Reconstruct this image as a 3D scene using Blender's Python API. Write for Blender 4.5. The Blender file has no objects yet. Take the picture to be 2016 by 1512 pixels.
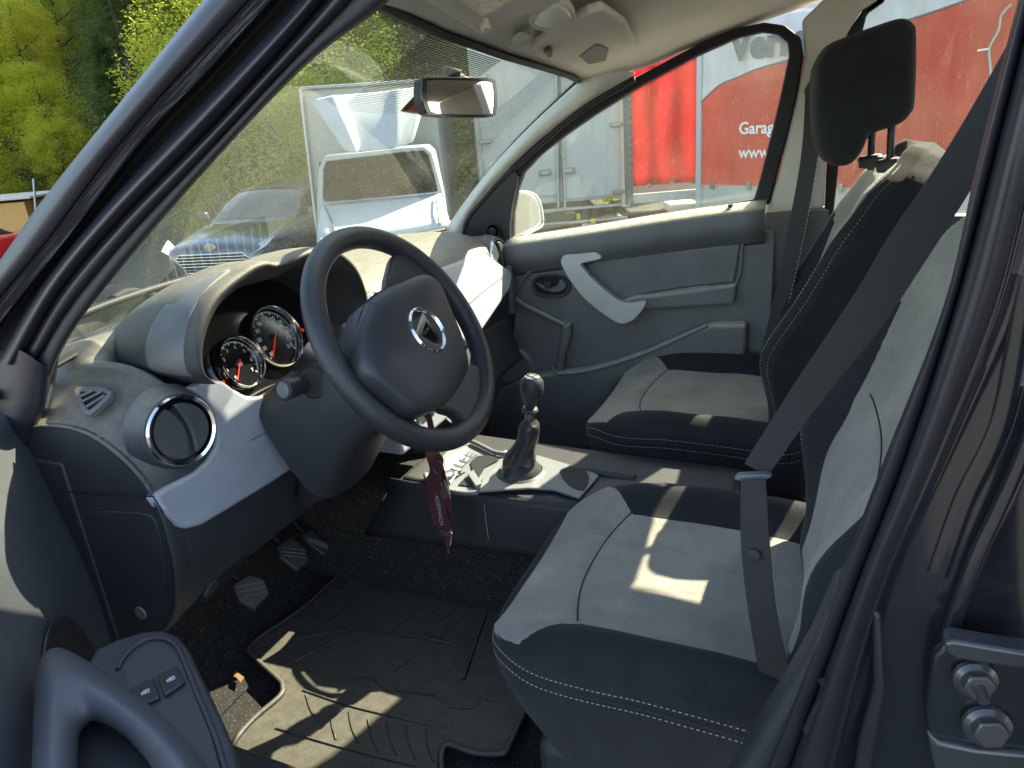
import bpy, bmesh, math, random
from mathutils import Vector, Matrix, noise
from mathutils.geometry import tessellate_polygon
V = Vector
random.seed(7)
S = bpy.context.scene
COL = S.collection
R = math.radians

# ------------------------------------------------------------------ camera, world, sun, exposure
CAM = V((-1.410, -0.656, 1.383)); YAW, PIT, ROL, FP = R(65.12), R(-20.34), R(-4.755), 1436.3
fwd = V((math.sin(YAW)*math.cos(PIT), math.cos(YAW)*math.cos(PIT), math.sin(PIT)))
rt0 = fwd.cross(V((0, 0, 1))).normalized(); up0 = rt0.cross(fwd)
RT = rt0*math.cos(ROL) + up0*math.sin(ROL); UP = up0*math.cos(ROL) - rt0*math.sin(ROL)
cd = bpy.data.cameras.new('camera'); co = bpy.data.objects.new('camera', cd); COL.objects.link(co)
co.matrix_world = Matrix(((RT.x, UP.x, -fwd.x, CAM.x), (RT.y, UP.y, -fwd.y, CAM.y), (RT.z, UP.z, -fwd.z, CAM.z), (0, 0, 0, 1)))
cd.sensor_width = 36; cd.lens = 36*FP/2016; cd.clip_start = 0.02; cd.clip_end = 600
S.camera = co
SUN_AZ, SUN_EL = R(117.5), R(39.3)
SDIR = V((math.sin(SUN_AZ)*math.cos(SUN_EL), math.cos(SUN_AZ)*math.cos(SUN_EL), math.sin(SUN_EL)))
W = bpy.data.worlds.new('World'); S.world = W; W.use_nodes = True
wn = W.node_tree.nodes; bg = wn['Background']
sky = wn.new('ShaderNodeTexSky'); sky.sky_type = 'NISHITA'; sky.sun_disc = False
sky.sun_elevation = SUN_EL; sky.sun_rotation = SUN_AZ
W.node_tree.links.new(sky.outputs[0], bg.inputs[0]); bg.inputs[1].default_value = 0.115
sl = bpy.data.lights.new('sun', 'SUN'); sl.energy = 5.0; sl.angle = R(0.53); sl.color = (1, 0.93, 0.80)
so = bpy.data.objects.new('sun', sl); COL.objects.link(so); so.location = (20, -10, 30)
so.rotation_euler = SDIR.to_track_quat('Z', 'Y').to_euler()
S.render.engine = 'CYCLES'
S.view_settings.view_transform = 'Standard'; S.view_settings.look = 'None'
S.view_settings.exposure = 2.65; S.view_settings.gamma = 1
S.view_settings.use_white_balance = True; S.view_settings.white_balance_temperature = 7400; S.view_settings.white_balance_tint = 8
S.cycles.max_bounces = 10; S.cycles.transparent_max_bounces = 24; S.cycles.diffuse_bounces = 5

# ------------------------------------------------------------------ unprojecting traced outlines onto planes of the place
def ray(px, py): return (fwd + RT*((px-1008)/FP) - UP*((py-756)/FP))
def hit(px, py, A, n):
    v = ray(px, py); return CAM + v*((V(A)-CAM).dot(V(n))/v.dot(V(n)))
def X(px, py, x): return hit(px, py, (x, 0, 0), (1, 0, 0))
def Y(px, py, y): return hit(px, py, (0, y, 0), (0, 1, 0))
def Z(px, py, z): return hit(px, py, (0, 0, z), (0, 0, 1))
SA, SN = (.70, 0, 1.05), V((1, 0, .22)).normalized()
def SP(px, py, off=0): return hit(px, py, V(SA)+SN*off, SN)
DA, DN = V((-.80, .52, 0)), V((math.cos(R(48)), -math.sin(R(48)), 0))
DT = V((-math.sin(R(48)), -math.cos(R(48)), 0))
def D(px, py, off=0): return hit(px, py, DA+DN*off, DN)

# ------------------------------------------------------------------ materials
def new_mat(name):
    m = bpy.data.materials.new(name); m.use_nodes = True; nt = m.node_tree; nt.nodes.clear()
    out = nt.nodes.new('ShaderNodeOutputMaterial'); return m, nt, out
def N(nt, t, **kw):
    n = nt.nodes.new(t)
    for k, v in kw.items():
        if k.startswith('i_'): n.inputs[k[2:].replace('_', ' ')].default_value = v
        else: setattr(n, k, v)
    return n
def c4(c): return (c[0], c[1], c[2], 1)
def mat(name, col, rough=.5, metal=0, bump=0, bscale=900, var=.12, vscale=9, dust=None, dustamt=.5, spec=.5, coat=0, trans=0, emit=None, sheen=0, fleck=0):
    m, nt, out = new_mat(name); L = nt.links.new
    p = N(nt, 'ShaderNodeBsdfPrincipled'); L(p.outputs[0], out.inputs[0])
    p.inputs['Roughness'].default_value = rough; p.inputs['Metallic'].default_value = metal
    p.inputs['Specular IOR Level'].default_value = spec; p.inputs['Coat Weight'].default_value = coat; p.inputs['Coat Roughness'].default_value = .08
    if sheen: p.inputs['Sheen Weight'].default_value = sheen
    tc = N(nt, 'ShaderNodeTexCoord')
    n1 = N(nt, 'ShaderNodeTexNoise'); n1.inputs['Scale'].default_value = vscale; n1.inputs['Detail'].default_value = 8; n1.inputs['Roughness'].default_value = .65
    L(tc.outputs['Object'], n1.inputs['Vector'])
    mr = N(nt, 'ShaderNodeMapRange'); L(n1.outputs['Fac'], mr.inputs['Value'])
    mr.inputs['From Min'].default_value = .3; mr.inputs['From Max'].default_value = .7
    mr.inputs['To Min'].default_value = 1-var; mr.inputs['To Max'].default_value = 1+var
    mx = N(nt, 'ShaderNodeMix', data_type='RGBA', blend_type='MULTIPLY'); mx.inputs[0].default_value = 1
    mx.inputs[6].default_value = c4(col); L(mr.outputs[0], mx.inputs[7]); cur = mx.outputs[2]
    if dust:
        g = N(nt, 'ShaderNodeNewGeometry'); sx = N(nt, 'ShaderNodeSeparateXYZ'); L(g.outputs['Normal'], sx.inputs[0])
        n2 = N(nt, 'ShaderNodeTexNoise'); n2.inputs['Scale'].default_value = 45; n2.inputs['Detail'].default_value = 12; n2.inputs['Roughness'].default_value = .8
        L(tc.outputs['Object'], n2.inputs['Vector'])
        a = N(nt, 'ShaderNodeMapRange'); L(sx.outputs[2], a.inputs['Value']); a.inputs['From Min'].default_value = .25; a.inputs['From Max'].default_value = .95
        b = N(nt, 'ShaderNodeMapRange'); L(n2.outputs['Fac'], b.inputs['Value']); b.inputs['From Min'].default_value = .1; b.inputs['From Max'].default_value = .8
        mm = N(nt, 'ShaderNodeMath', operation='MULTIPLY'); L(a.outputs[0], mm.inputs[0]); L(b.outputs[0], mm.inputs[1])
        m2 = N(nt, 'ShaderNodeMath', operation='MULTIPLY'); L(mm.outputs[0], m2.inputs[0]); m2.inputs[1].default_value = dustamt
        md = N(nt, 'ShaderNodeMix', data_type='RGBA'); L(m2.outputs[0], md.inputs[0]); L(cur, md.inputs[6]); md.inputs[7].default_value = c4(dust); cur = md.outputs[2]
    if fleck:
        n3 = N(nt, 'ShaderNodeTexNoise'); n3.inputs['Scale'].default_value = 260; n3.inputs['Detail'].default_value = 3; L(tc.outputs['Object'], n3.inputs['Vector'])
        f1 = N(nt, 'ShaderNodeMapRange'); L(n3.outputs['Fac'], f1.inputs['Value']); f1.inputs['From Min'].default_value = .62; f1.inputs['From Max'].default_value = .72; f1.inputs['To Max'].default_value = fleck
        mf = N(nt, 'ShaderNodeMix', data_type='RGBA'); L(f1.outputs[0], mf.inputs[0]); L(cur, mf.inputs[6]); mf.inputs[7].default_value = (.5, .45, .34, 1); cur = mf.outputs[2]
    L(cur, p.inputs['Base Color'])
    if emit: p.inputs['Emission Color'].default_value = c4(emit[0]); p.inputs['Emission Strength'].default_value = emit[1]
    if bump:
        vo = N(nt, 'ShaderNodeTexVoronoi'); vo.inputs['Scale'].default_value = bscale; L(tc.outputs['Object'], vo.inputs['Vector'])
        bp = N(nt, 'ShaderNodeBump'); bp.inputs['Strength'].default_value = bump; bp.inputs['Distance'].default_value = .0006
        L(vo.outputs['Distance'], bp.inputs['Height']); L(bp.outputs[0], p.inputs['Normal'])
    return m
def fabric(name, col, col2, scale=420, knit=True, rough=.95):
    m, nt, out = new_mat(name); L = nt.links.new
    p = N(nt, 'ShaderNodeBsdfPrincipled'); L(p.outputs[0], out.inputs[0]); p.inputs['Roughness'].default_value = rough
    p.inputs['Specular IOR Level'].default_value = .15; p.inputs['Sheen Weight'].default_value = .25
    tc = N(nt, 'ShaderNodeTexCoord'); w1 = N(nt, 'ShaderNodeTexWave', wave_type='BANDS', bands_direction='X'); w2 = N(nt, 'ShaderNodeTexWave', wave_type='BANDS', bands_direction='Y')
    sx = N(nt, 'ShaderNodeSeparateXYZ'); L(tc.outputs['Object'], sx.inputs[0]); sb = N(nt, 'ShaderNodeMath', operation='SUBTRACT'); L(sx.outputs[1], sb.inputs[0]); L(sx.outputs[2], sb.inputs[1])
    cx = N(nt, 'ShaderNodeCombineXYZ'); L(sx.outputs[0], cx.inputs[0]); L(sb.outputs[0], cx.inputs[1])
    for w in (w1, w2): w.inputs['Scale'].default_value = scale/6.28*1.1; w.inputs['Distortion'].default_value = 1.2; w.inputs['Detail'].default_value = 3; w.inputs['Detail Scale'].default_value = 1.5; L(cx.outputs[0], w.inputs['Vector'])
    a = N(nt, 'ShaderNodeMath', operation='MULTIPLY'); L(w1.outputs['Fac'], a.inputs[0]); L(w2.outputs['Fac'], a.inputs[1])
    nz = N(nt, 'ShaderNodeTexNoise'); nz.inputs['Scale'].default_value = 7; nz.inputs['Detail'].default_value = 9; nz.inputs['Roughness'].default_value = .7; L(tc.outputs['Object'], nz.inputs['Vector'])
    mx = N(nt, 'ShaderNodeMix', data_type='RGBA'); L(a.outputs[0], mx.inputs[0]); mx.inputs[6].default_value = c4(col2); mx.inputs[7].default_value = c4(col)
    mr = N(nt, 'ShaderNodeMapRange'); L(nz.outputs['Fac'], mr.inputs['Value']); mr.inputs['From Min'].default_value = .3; mr.inputs['From Max'].default_value = .7; mr.inputs['To Min'].default_value = .66; mr.inputs['To Max'].default_value = 1.2
    m2 = N(nt, 'ShaderNodeMix', data_type='RGBA', blend_type='MULTIPLY'); m2.inputs[0].default_value = 1; L(mx.outputs[2], m2.inputs[6]); L(mr.outputs[0], m2.inputs[7])
    L(m2.outputs[2], p.inputs['Base Color'])
    bp = N(nt, 'ShaderNodeBump'); bp.inputs['Strength'].default_value = .5; bp.inputs['Distance'].default_value = .0008; L(a.outputs[0], bp.inputs['Height'])
    n4 = N(nt, 'ShaderNodeTexNoise'); n4.inputs['Scale'].default_value = 16; n4.inputs['Detail'].default_value = 4; L(tc.outputs['Object'], n4.inputs['Vector'])
    b2 = N(nt, 'ShaderNodeBump'); b2.inputs['Strength'].default_value = .35; b2.inputs['Distance'].default_value = .012; L(n4.outputs['Fac'], b2.inputs['Height']); L(bp.outputs[0], b2.inputs['Normal'])
    L(b2.outputs[0], p.inputs['Normal'])
    return m
def glass(name, tint=(.86, .93, .88), dust=.1, speck=True, gl=.9, dcol=(.55, .58, .45)):
    m, nt, out = new_mat(name); L = nt.links.new
    tr = N(nt, 'ShaderNodeBsdfTransparent'); tr.inputs[0].default_value = c4(tint)
    g = N(nt, 'ShaderNodeBsdfGlossy'); g.inputs['Roughness'].default_value = .01; g.inputs[0].default_value = (gl, gl, gl, 1)
    fr = N(nt, 'ShaderNodeFresnel'); fr.inputs[0].default_value = 1.5
    mx = N(nt, 'ShaderNodeMixShader'); L(fr.outputs[0], mx.inputs[0]); L(tr.outputs[0], mx.inputs[1]); L(g.outputs[0], mx.inputs[2])
    df = N(nt, 'ShaderNodeBsdfDiffuse'); df.inputs[0].default_value = c4(dcol); tl = N(nt, 'ShaderNodeBsdfTranslucent'); tl.inputs[0].default_value = c4(dcol)
    md = N(nt, 'ShaderNodeMixShader'); md.inputs[0].default_value = .5; L(df.outputs[0], md.inputs[1]); L(tl.outputs[0], md.inputs[2])
    tc = N(nt, 'ShaderNodeTexCoord'); n1 = N(nt, 'ShaderNodeTexNoise'); n1.inputs['Scale'].default_value = 5; n1.inputs['Detail'].default_value = 8; L(tc.outputs['Object'], n1.inputs['Vector'])
    mr = N(nt, 'ShaderNodeMapRange'); L(n1.outputs['Fac'], mr.inputs['Value']); mr.inputs['From Min'].default_value = .35; mr.inputs['From Max'].default_value = .75
    mr.inputs['To Min'].default_value = dust*.5; mr.inputs['To Max'].default_value = dust*1.5
    fac = mr.outputs[0]
    if speck:
        vo = N(nt, 'ShaderNodeTexVoronoi'); vo.inputs['Scale'].default_value = 130; vo.inputs['Randomness'].default_value = 1; L(tc.outputs['Object'], vo.inputs['Vector'])
        s1 = N(nt, 'ShaderNodeMath', operation='LESS_THAN'); L(vo.outputs['Distance'], s1.inputs[0]); s1.inputs[1].default_value = .2
        sc = N(nt, 'ShaderNodeSeparateColor'); L(vo.outputs['Color'], sc.inputs[0])
        s2 = N(nt, 'ShaderNodeMath', operation='GREATER_THAN'); L(sc.outputs[0], s2.inputs[0]); s2.inputs[1].default_value = .72
        s3 = N(nt, 'ShaderNodeMath', operation='MULTIPLY'); L(s1.outputs[0], s3.inputs[0]); L(s2.outputs[0], s3.inputs[1])
        s4 = N(nt, 'ShaderNodeMath', operation='MULTIPLY'); L(s3.outputs[0], s4.inputs[0]); s4.inputs[1].default_value = .3
        s5 = N(nt, 'ShaderNodeMath', operation='ADD'); L(s4.outputs[0], s5.inputs[0]); L(fac, s5.inputs[1]); fac = s5.outputs[0]
    m2 = N(nt, 'ShaderNodeMixShader'); L(fac, m2.inputs[0]); L(mx.outputs[0], m2.inputs[1]); L(md.outputs[0], m2.inputs[2])
    L(m2.outputs[0], out.inputs[0]); return m
def tarp(name, col, col2=None, tl=.5):
    m, nt, out = new_mat(name); L = nt.links.new
    tc = N(nt, 'ShaderNodeTexCoord'); n1 = N(nt, 'ShaderNodeTexNoise'); n1.inputs['Scale'].default_value = 3; n1.inputs['Detail'].default_value = 10; n1.inputs['Roughness'].default_value = .7
    mp = N(nt, 'ShaderNodeMapping'); mp.inputs['Scale'].default_value = (1, 1, .35); L(tc.outputs['Object'], mp.inputs[0]); L(mp.outputs[0], n1.inputs['Vector'])
    mr = N(nt, 'ShaderNodeMapRange'); L(n1.outputs['Fac'], mr.inputs['Value']); mr.inputs['From Min'].default_value = .3; mr.inputs['From Max'].default_value = .7
    m0 = N(nt, 'ShaderNodeMix', data_type='RGBA'); L(mr.outputs[0], m0.inputs[0]); m0.inputs[6].default_value = c4([k*.84 for k in col]); m0.inputs[7].default_value = c4([min(1, k*1.15+.02) for k in col])
    sc_ = N(nt, 'ShaderNodeTexNoise'); sc_.inputs['Scale'].default_value = 16; sc_.inputs['Detail'].default_value = 8; sc_.inputs['Distortion'].default_value = 1.5; m9 = N(nt, 'ShaderNodeMapping'); m9.inputs['Scale'].default_value = (1.6, 1.6, .5); m9.inputs['Rotation'].default_value = (.5, .2, 0); L(tc.outputs['Object'], m9.inputs[0]); L(m9.outputs[0], sc_.inputs['Vector'])
    s9 = N(nt, 'ShaderNodeMapRange'); L(sc_.outputs['Fac'], s9.inputs['Value']); s9.inputs['From Min'].default_value = .60; s9.inputs['From Max'].default_value = .70; s9.inputs['To Max'].default_value = .30
    mx = N(nt, 'ShaderNodeMix', data_type='RGBA'); L(s9.outputs[0], mx.inputs[0]); L(m0.outputs[2], mx.inputs[6]); mx.inputs[7].default_value = (.62, .55, .5, 1)
    p = N(nt, 'ShaderNodeBsdfPrincipled'); p.inputs['Roughness'].default_value = .45; L(mx.outputs[2], p.inputs['Base Color'])
    w = N(nt, 'ShaderNodeTexNoise'); w.inputs['Scale'].default_value = 5; w.inputs['Detail'].default_value = 5; m3 = N(nt, 'ShaderNodeMapping'); m3.inputs['Scale'].default_value = (1, 1, .18); L(tc.outputs['Object'], m3.inputs[0]); L(m3.outputs[0], w.inputs['Vector'])
    bp = N(nt, 'ShaderNodeBump'); bp.inputs['Strength'].default_value = .5; bp.inputs['Distance'].default_value = .06; L(w.outputs['Fac'], bp.inputs['Height']); L(bp.outputs[0], p.inputs['Normal'])
    t = N(nt, 'ShaderNodeBsdfTranslucent'); L(mx.outputs[2], t.inputs[0])
    ms = N(nt, 'ShaderNodeMixShader'); ms.inputs[0].default_value = tl; L(p.outputs[0], ms.inputs[1]); L(t.outputs[0], ms.inputs[2]); L(ms.outputs[0], out.inputs[0]); return m
def streaked(name, col, dirt=(.30, .27, .22), amt=.45, rough=.4):
    m, nt, out = new_mat(name); L = nt.links.new
    p = N(nt, 'ShaderNodeBsdfPrincipled'); p.inputs['Roughness'].default_value = rough; L(p.outputs[0], out.inputs[0])
    tc = N(nt, 'ShaderNodeTexCoord'); mp = N(nt, 'ShaderNodeMapping'); mp.inputs['Scale'].default_value = (9, 9, .7); L(tc.outputs['Object'], mp.inputs[0])
    n1 = N(nt, 'ShaderNodeTexNoise'); n1.inputs['Scale'].default_value = 1.2; n1.inputs['Detail'].default_value = 10; n1.inputs['Roughness'].default_value = .7; L(mp.outputs[0], n1.inputs['Vector'])
    mr = N(nt, 'ShaderNodeMapRange'); L(n1.outputs['Fac'], mr.inputs['Value']); mr.inputs['From Min'].default_value = .52; mr.inputs['From Max'].default_value = .78; mr.inputs['To Max'].default_value = amt
    mx = N(nt, 'ShaderNodeMix', data_type='RGBA'); L(mr.outputs[0], mx.inputs[0]); mx.inputs[6].default_value = c4(col); mx.inputs[7].default_value = c4(dirt); L(mx.outputs[2], p.inputs['Base Color']); return m
def leafmat(name, a, b):
    m, nt, out = new_mat(name); L = nt.links.new
    oi = N(nt, 'ShaderNodeObjectInfo'); g = N(nt, 'ShaderNodeNewGeometry')
    tc = N(nt, 'ShaderNodeTexCoord'); n1 = N(nt, 'ShaderNodeTexNoise'); n1.inputs['Scale'].default_value = 1.1; n1.inputs['Detail'].default_value = 3; L(tc.outputs['Object'], n1.inputs['Vector'])
    ad = N(nt, 'ShaderNodeMath', operation='ADD'); L(n1.outputs['Fac'], ad.inputs[0]); L(oi.outputs['Random'], ad.inputs[1])
    mr = N(nt, 'ShaderNodeMapRange'); L(ad.outputs[0], mr.inputs['Value']); mr.inputs['From Min'].default_value = .4; mr.inputs['From Max'].default_value = 1.5
    mx = N(nt, 'ShaderNodeMix', data_type='RGBA'); L(mr.outputs[0], mx.inputs[0]); mx.inputs[6].default_value = c4(a); mx.inputs[7].default_value = c4(b)
    d = N(nt, 'ShaderNodeBsdfDiffuse'); t = N(nt, 'ShaderNodeBsdfTranslucent'); L(mx.outputs[2], d.inputs[0]); L(mx.outputs[2], t.inputs[0])
    ms = N(nt, 'ShaderNodeMixShader'); ms.inputs[0].default_value = .5; L(d.outputs[0], ms.inputs[1]); L(t.outputs[0], ms.inputs[2]); L(ms.outputs[0], out.inputs[0]); return m

DUST = (.56, .50, .37)
M = dict(
 dash=mat('dash_plastic', (.030, .034, .042), .55, bump=.5, bscale=700, dust=DUST, dustamt=.40, spec=.45, var=.08, fleck=.12),
 dark=mat('dark_plastic', (.026, .027, .032), .5, bump=.3, bscale=800, spec=.45, dust=DUST, dustamt=.04),
 black=mat('black_rubber', (.010, .010, .012), .6, spec=.35),
 seal=mat('seal_rubber', (.016, .016, .022), .38, spec=.5, bump=.15, bscale=600),
 leather=mat('wheel_grain', (.022, .023, .029), .40, bump=.8, bscale=520, spec=.5),
 pad=mat('airbag_plastic', (.026, .027, .035), .45, bump=.25, bscale=900, spec=.5, fleck=.0),
 trim=mat('ash_trim', (.24, .26, .31), .42, bump=.08, bscale=900, dust=(.5, .46, .34), dustamt=.3),
 handle=mat('silver_handle', (.42, .43, .42), .42, metal=0, bump=.05),
 lining=mat('roof_lining', (.56, .525, .47), .9, bump=.4, bscale=1200, var=.05),
 pillar=mat('pillar_trim', (.56, .56, .52), .6, bump=.2, var=.05),
 chrome=mat('chrome', (.75, .75, .75), .12, metal=1, var=.03),
 steel=mat('worn_steel', (.28, .28, .28), .32, metal=.9),
 gloss=mat('gloss_black', (.008, .008, .010), .08, spec=.6),
 paint=mat('car_paint', (.012, .013, .018), .22, coat=.8, spec=.5, bump=.0, fleck=.025),
 frame=mat('frame_paint', (.034, .033, .042), .42, spec=.35, bump=.05),
 hinge=mat('hinge_paint', (.05, .05, .055), .28, metal=.3, coat=.3),
 din=mat('door_inner', (.060, .066, .078), .5, bump=.5, bscale=500, spec=.45),
 carpet=mat('carpet', (.012, .011, .011), 1, bump=1, bscale=500, var=.5, vscale=60, fleck=.35),
 ctrim=mat('console_trim', (.13, .14, .16), .4, bump=.1, dust=(.5, .46, .34), dustamt=.15),
 mat=mat('rubber_mat', (.012, .012, .013), .6, bump=.5, bscale=300, dust=(.50, .44, .33), dustamt=.20, vscale=20, var=.4),
 mesh=fabric('seat_mesh', (.54, .50, .43), (.16, .15, .132), 800),
 cloth=mat('seat_cloth', (.018, .0185, .021), .95, bump=.9, bscale=700, spec=.2, sheen=.06, var=.25, vscale=14, fleck=.03),
 belt=mat('belt_web', (.022, .022, .023), .75, bump=.4, bscale=900, var=.1),
 stitch=mat('stitch', (.30, .30, .30), .8), seam=mat('seam', (.02, .02, .022), .9),
 glass=glass('windscreen_glass', (.80, .86, .78), .045, gl=.55), sglass=glass('side_glass', (.90, .94, .91), .02, False),
 tintg=glass('tinted_glass', (.40, .45, .47), 0, False, .35),
 clear=glass('clear_cover', (.97, .97, .97), 0, False, .6),
 flap=mat('vent_flap', (.05, .053, .062), .45, bump=.2),
 band=mat('printed_band', (.02, .02, .022), .5),
 mirror=mat('mirror_surface', (.5, .5, .48), .02, metal=1, var=.0),
 grey=mat('grey_plastic', (.10, .105, .115), .5, bump=.2), white=mat('white_print', (.75, .75, .75), .5, var=.02),
 red=mat('red_print', (.6, .02, .01), .5), needle=mat('lit_red', (.6, .02, .01), .5, emit=((1, .05, .02), .06)),
 amber=mat('yellow_print', (.75, .42, .02), .5), ribbon=mat('burgundy_ribbon', (.06, .008, .012), .45, sheen=.3, var=.25, vscale=60),
 lens=mat('lamp_lens', (.5, .52, .52), .15, spec=.6), foil=mat('foil_label', (.55, .47, .36), .35, metal=.4, var=.5, vscale=90),
 twhite=streaked('truck_white', (.42, .44, .46), amt=.35), boxw=streaked('box_white', (.43, .44, .425), amt=.5), tgrey=streaked('board_grey', (.42, .42, .40), amt=.6),
 redt=tarp('red_tarp', (.62, .025, .03), tl=.5), ort=tarp('orange_red_tarp', (.80, .06, .04), tl=.6), whit=tarp('white_tarp', (.62, .63, .66), tl=.35),
 tglass=mat('truck_glass', (.05, .06, .065), .05, spec=.8, var=.3, vscale=3), sedan=mat('sedan_paint', (.10, .12, .15), .2, coat=.8, metal=.4),
 redcar=mat('red_car_paint', (.5, .012, .02), .2, coat=.8), tail=mat('tail_lamp', (.55, .01, .02), .15),
 orange=mat('hut_wall', (.62, .32, .10), .8), hutroof=mat('hut_roof', (.55, .50, .40), .8), asphalt=mat('asphalt', (.055, .055, .052), .9, bump=.6, bscale=60, var=.3, vscale=2),
 soil=mat('forest_floor', (.055, .06, .025), 1, var=.5, vscale=.6), bark=mat('bark', (.07, .05, .035), .9, var=.4, vscale=4),
 tyre=mat('tyre', (.02, .02, .02), .8), rust=mat('rusty', (.18, .09, .03), .8), pole=mat('galvanised', (.4, .41, .42), .4, metal=.6),
 l1=leafmat('leaf_yellow', (.42, .44, .04), (.68, .60, .09)), l2=leafmat('leaf_green', (.24, .32, .04), (.50, .50, .07)), l3=leafmat('needle_dark', (.05, .08, .025), (.13, .17, .04)),
)

# ------------------------------------------------------------------ mesh helpers
def link(o, parent=None):
    COL.objects.link(o)
    if parent: o.parent = parent
    return o
def me_obj(name, verts, faces, m, parent=None, smooth=True):
    me = bpy.data.meshes.new(name); me.from_pydata([tuple(v) for v in verts], [], faces); me.update()
    if smooth: me.polygons.foreach_set('use_smooth', [True]*len(me.polygons))
    if m: me.materials.append(M[m] if isinstance(m, str) else m)
    return link(bpy.data.objects.new(name, me), parent)
def bm_obj(name, bm, m, parent=None, smooth=False):
    me = bpy.data.meshes.new(name); bm.to_mesh(me); bm.free()
    if smooth: me.polygons.foreach_set('use_smooth', [True]*len(me.polygons))
    if m: me.materials.append(M[m])
    return link(bpy.data.objects.new(name, me), parent)
def tag(o, label=None, cat=None, group=None, kind=None):
    for k, v in (('label', label), ('category', cat), ('group', group), ('kind', kind)):
        if v: o[k] = v
    return o
def empty(name, loc, label, cat, group=None):
    o = bpy.data.objects.new(name, None); o.location = loc; COL.objects.link(o); o.empty_display_size = .1
    bpy.context.view_layer.update(); return tag(o, label, cat, group)
def bevel(o, w, seg=3, ang=35):
    b = o.modifiers.new('b', 'BEVEL'); b.width = w; b.segments = seg; b.limit_method = 'ANGLE'; b.angle_limit = R(ang); b.harden_normals = False
    return o
def autosmooth(o, ang=40):
    me = o.data; me.polygons.foreach_set('use_smooth', [True]*len(me.polygons))
    me.set_sharp_from_angle(angle=R(ang)); return o
def cr(p, t, closed=False):
    n = len(p); i = int(math.floor(t)); f = t-i
    g = (lambda k: p[k % n]) if closed else (lambda k: p[max(0, min(n-1, k))])
    a, b, c, d = g(i-1), g(i), g(i+1), g(i+2)
    if not closed:
        if i-1 < 0: a = b*2-c
        if i+2 > n-1: d = c*2-b if i+1 <= n-1 else c
    return .5*((2*b)+(c-a)*f+(2*a-5*b+4*c-d)*f*f+(3*b-a-3*c+d)*f*f*f)
def spl(p, n, closed=False):
    p = [V(q) for q in p]; m = len(p) if closed else len(p)-1
    return [cr(p, min(m*k/n, m-1e-6) if not closed else m*k/n, closed) for k in range(n if closed else n+1)]
def grid(name, rows, m, parent=None, nu=4, nv=4, thick=0, out=None, rim=True):
    """smooth sheet through a grid of points; thick solidifies it backwards (away from `out`)"""
    rows = [spl(r, nu*(len(r)-1)) for r in rows]
    cols = [spl([r[j] for r in rows], nv*(len(rows)-1)) for j in range(len(rows[0]))]
    nr, nc = len(cols[0]), len(cols); vs = [cols[j][i] for i in range(nr) for j in range(nc)]
    fs = [(i*nc+j, i*nc+j+1, (i+1)*nc+j+1, (i+1)*nc+j) for i in range(nr-1) for j in range(nc-1)]
    o = me_obj(name, vs, fs, m, parent)
    if out is not None:
        avg = V((0, 0, 0))
        for p in o.data.polygons: avg += p.normal
        if avg.dot(V(out)) < 0: o.data.flip_normals()
    if thick:
        s = o.modifiers.new('s', 'SOLIDIFY'); s.thickness = thick; s.offset = -1; s.use_even_offset = False
    return o
def slab(name, pts, depth, m, parent=None, bev=.004, seg=3, smooth=0, holes=None):
    """extruded outline: pts front face, depth = vector to the back"""
    pts = [V(p) for p in pts]
    if smooth: pts = spl(pts, len(pts)*smooth, True)
    depth = V(depth); n = len(pts); bm = bmesh.new()
    a = [bm.verts.new(p) for p in pts]; b = [bm.verts.new(p+depth) for p in pts]
    bm.faces.new(a); bm.faces.new(b[::-1])
    for i in range(n): bm.faces.new((a[i], b[i], b[(i+1) % n], a[(i+1) % n]))
    bmesh.ops.recalc_face_normals(bm, faces=bm.faces)
    o = bm_obj(name, bm, m, parent)
    if bev: bevel(o, bev, seg, 40)
    autosmooth(o, 50)
    return o
def frame_of(t):
    t = t.normalized(); a = V((0, 0, 1)) if abs(t.z) < .9 else V((1, 0, 0)); u = a.cross(t).normalized(); return u, t.cross(u)
def tube(name, path, r, m, parent=None, seg=12, closed=False, n=0, flat=1, updir=None, bm=None):
    path = spl(path, n, closed) if n else [V(p) for p in path]; k = len(path)
    vs, fs = [], []
    for i, p in enumerate(path):
        t = (path[(i+1) % k]-path[i-1]) if (closed or 0 < i < k-1) else (path[min(i+1, k-1)]-path[max(i-1, 0)])
        if updir is not None: t.normalize(); v = V(updir); v = (v-t*v.dot(t)).normalized(); u = v.cross(t)
        else: u, v = frame_of(t)
        ri = r[i] if isinstance(r, list) and len(r) == k else (r if not isinstance(r, list) else r[0]+(r[-1]-r[0])*i/(k-1))
        for j in range(seg):
            a = 2*math.pi*j/seg; vs.append(p+u*math.cos(a)*ri+v*math.sin(a)*ri*flat)
    for i in range(k if closed else k-1):
        for j in range(seg):
            a, b = i*seg, ((i+1) % k)*seg; fs.append((a+j, a+(j+1) % seg, b+(j+1) % seg, b+j))
    if not closed: fs.append(tuple(range(seg))[::-1]); fs.append(tuple((k-1)*seg+j for j in range(seg)))
    if bm is not None:
        bv = [bm.verts.new(v) for v in vs]
        for f in fs: bm.faces.new([bv[q] for q in f])
        return
    o = me_obj(name, vs, fs, m, parent); autosmooth(o, 60); return o
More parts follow.
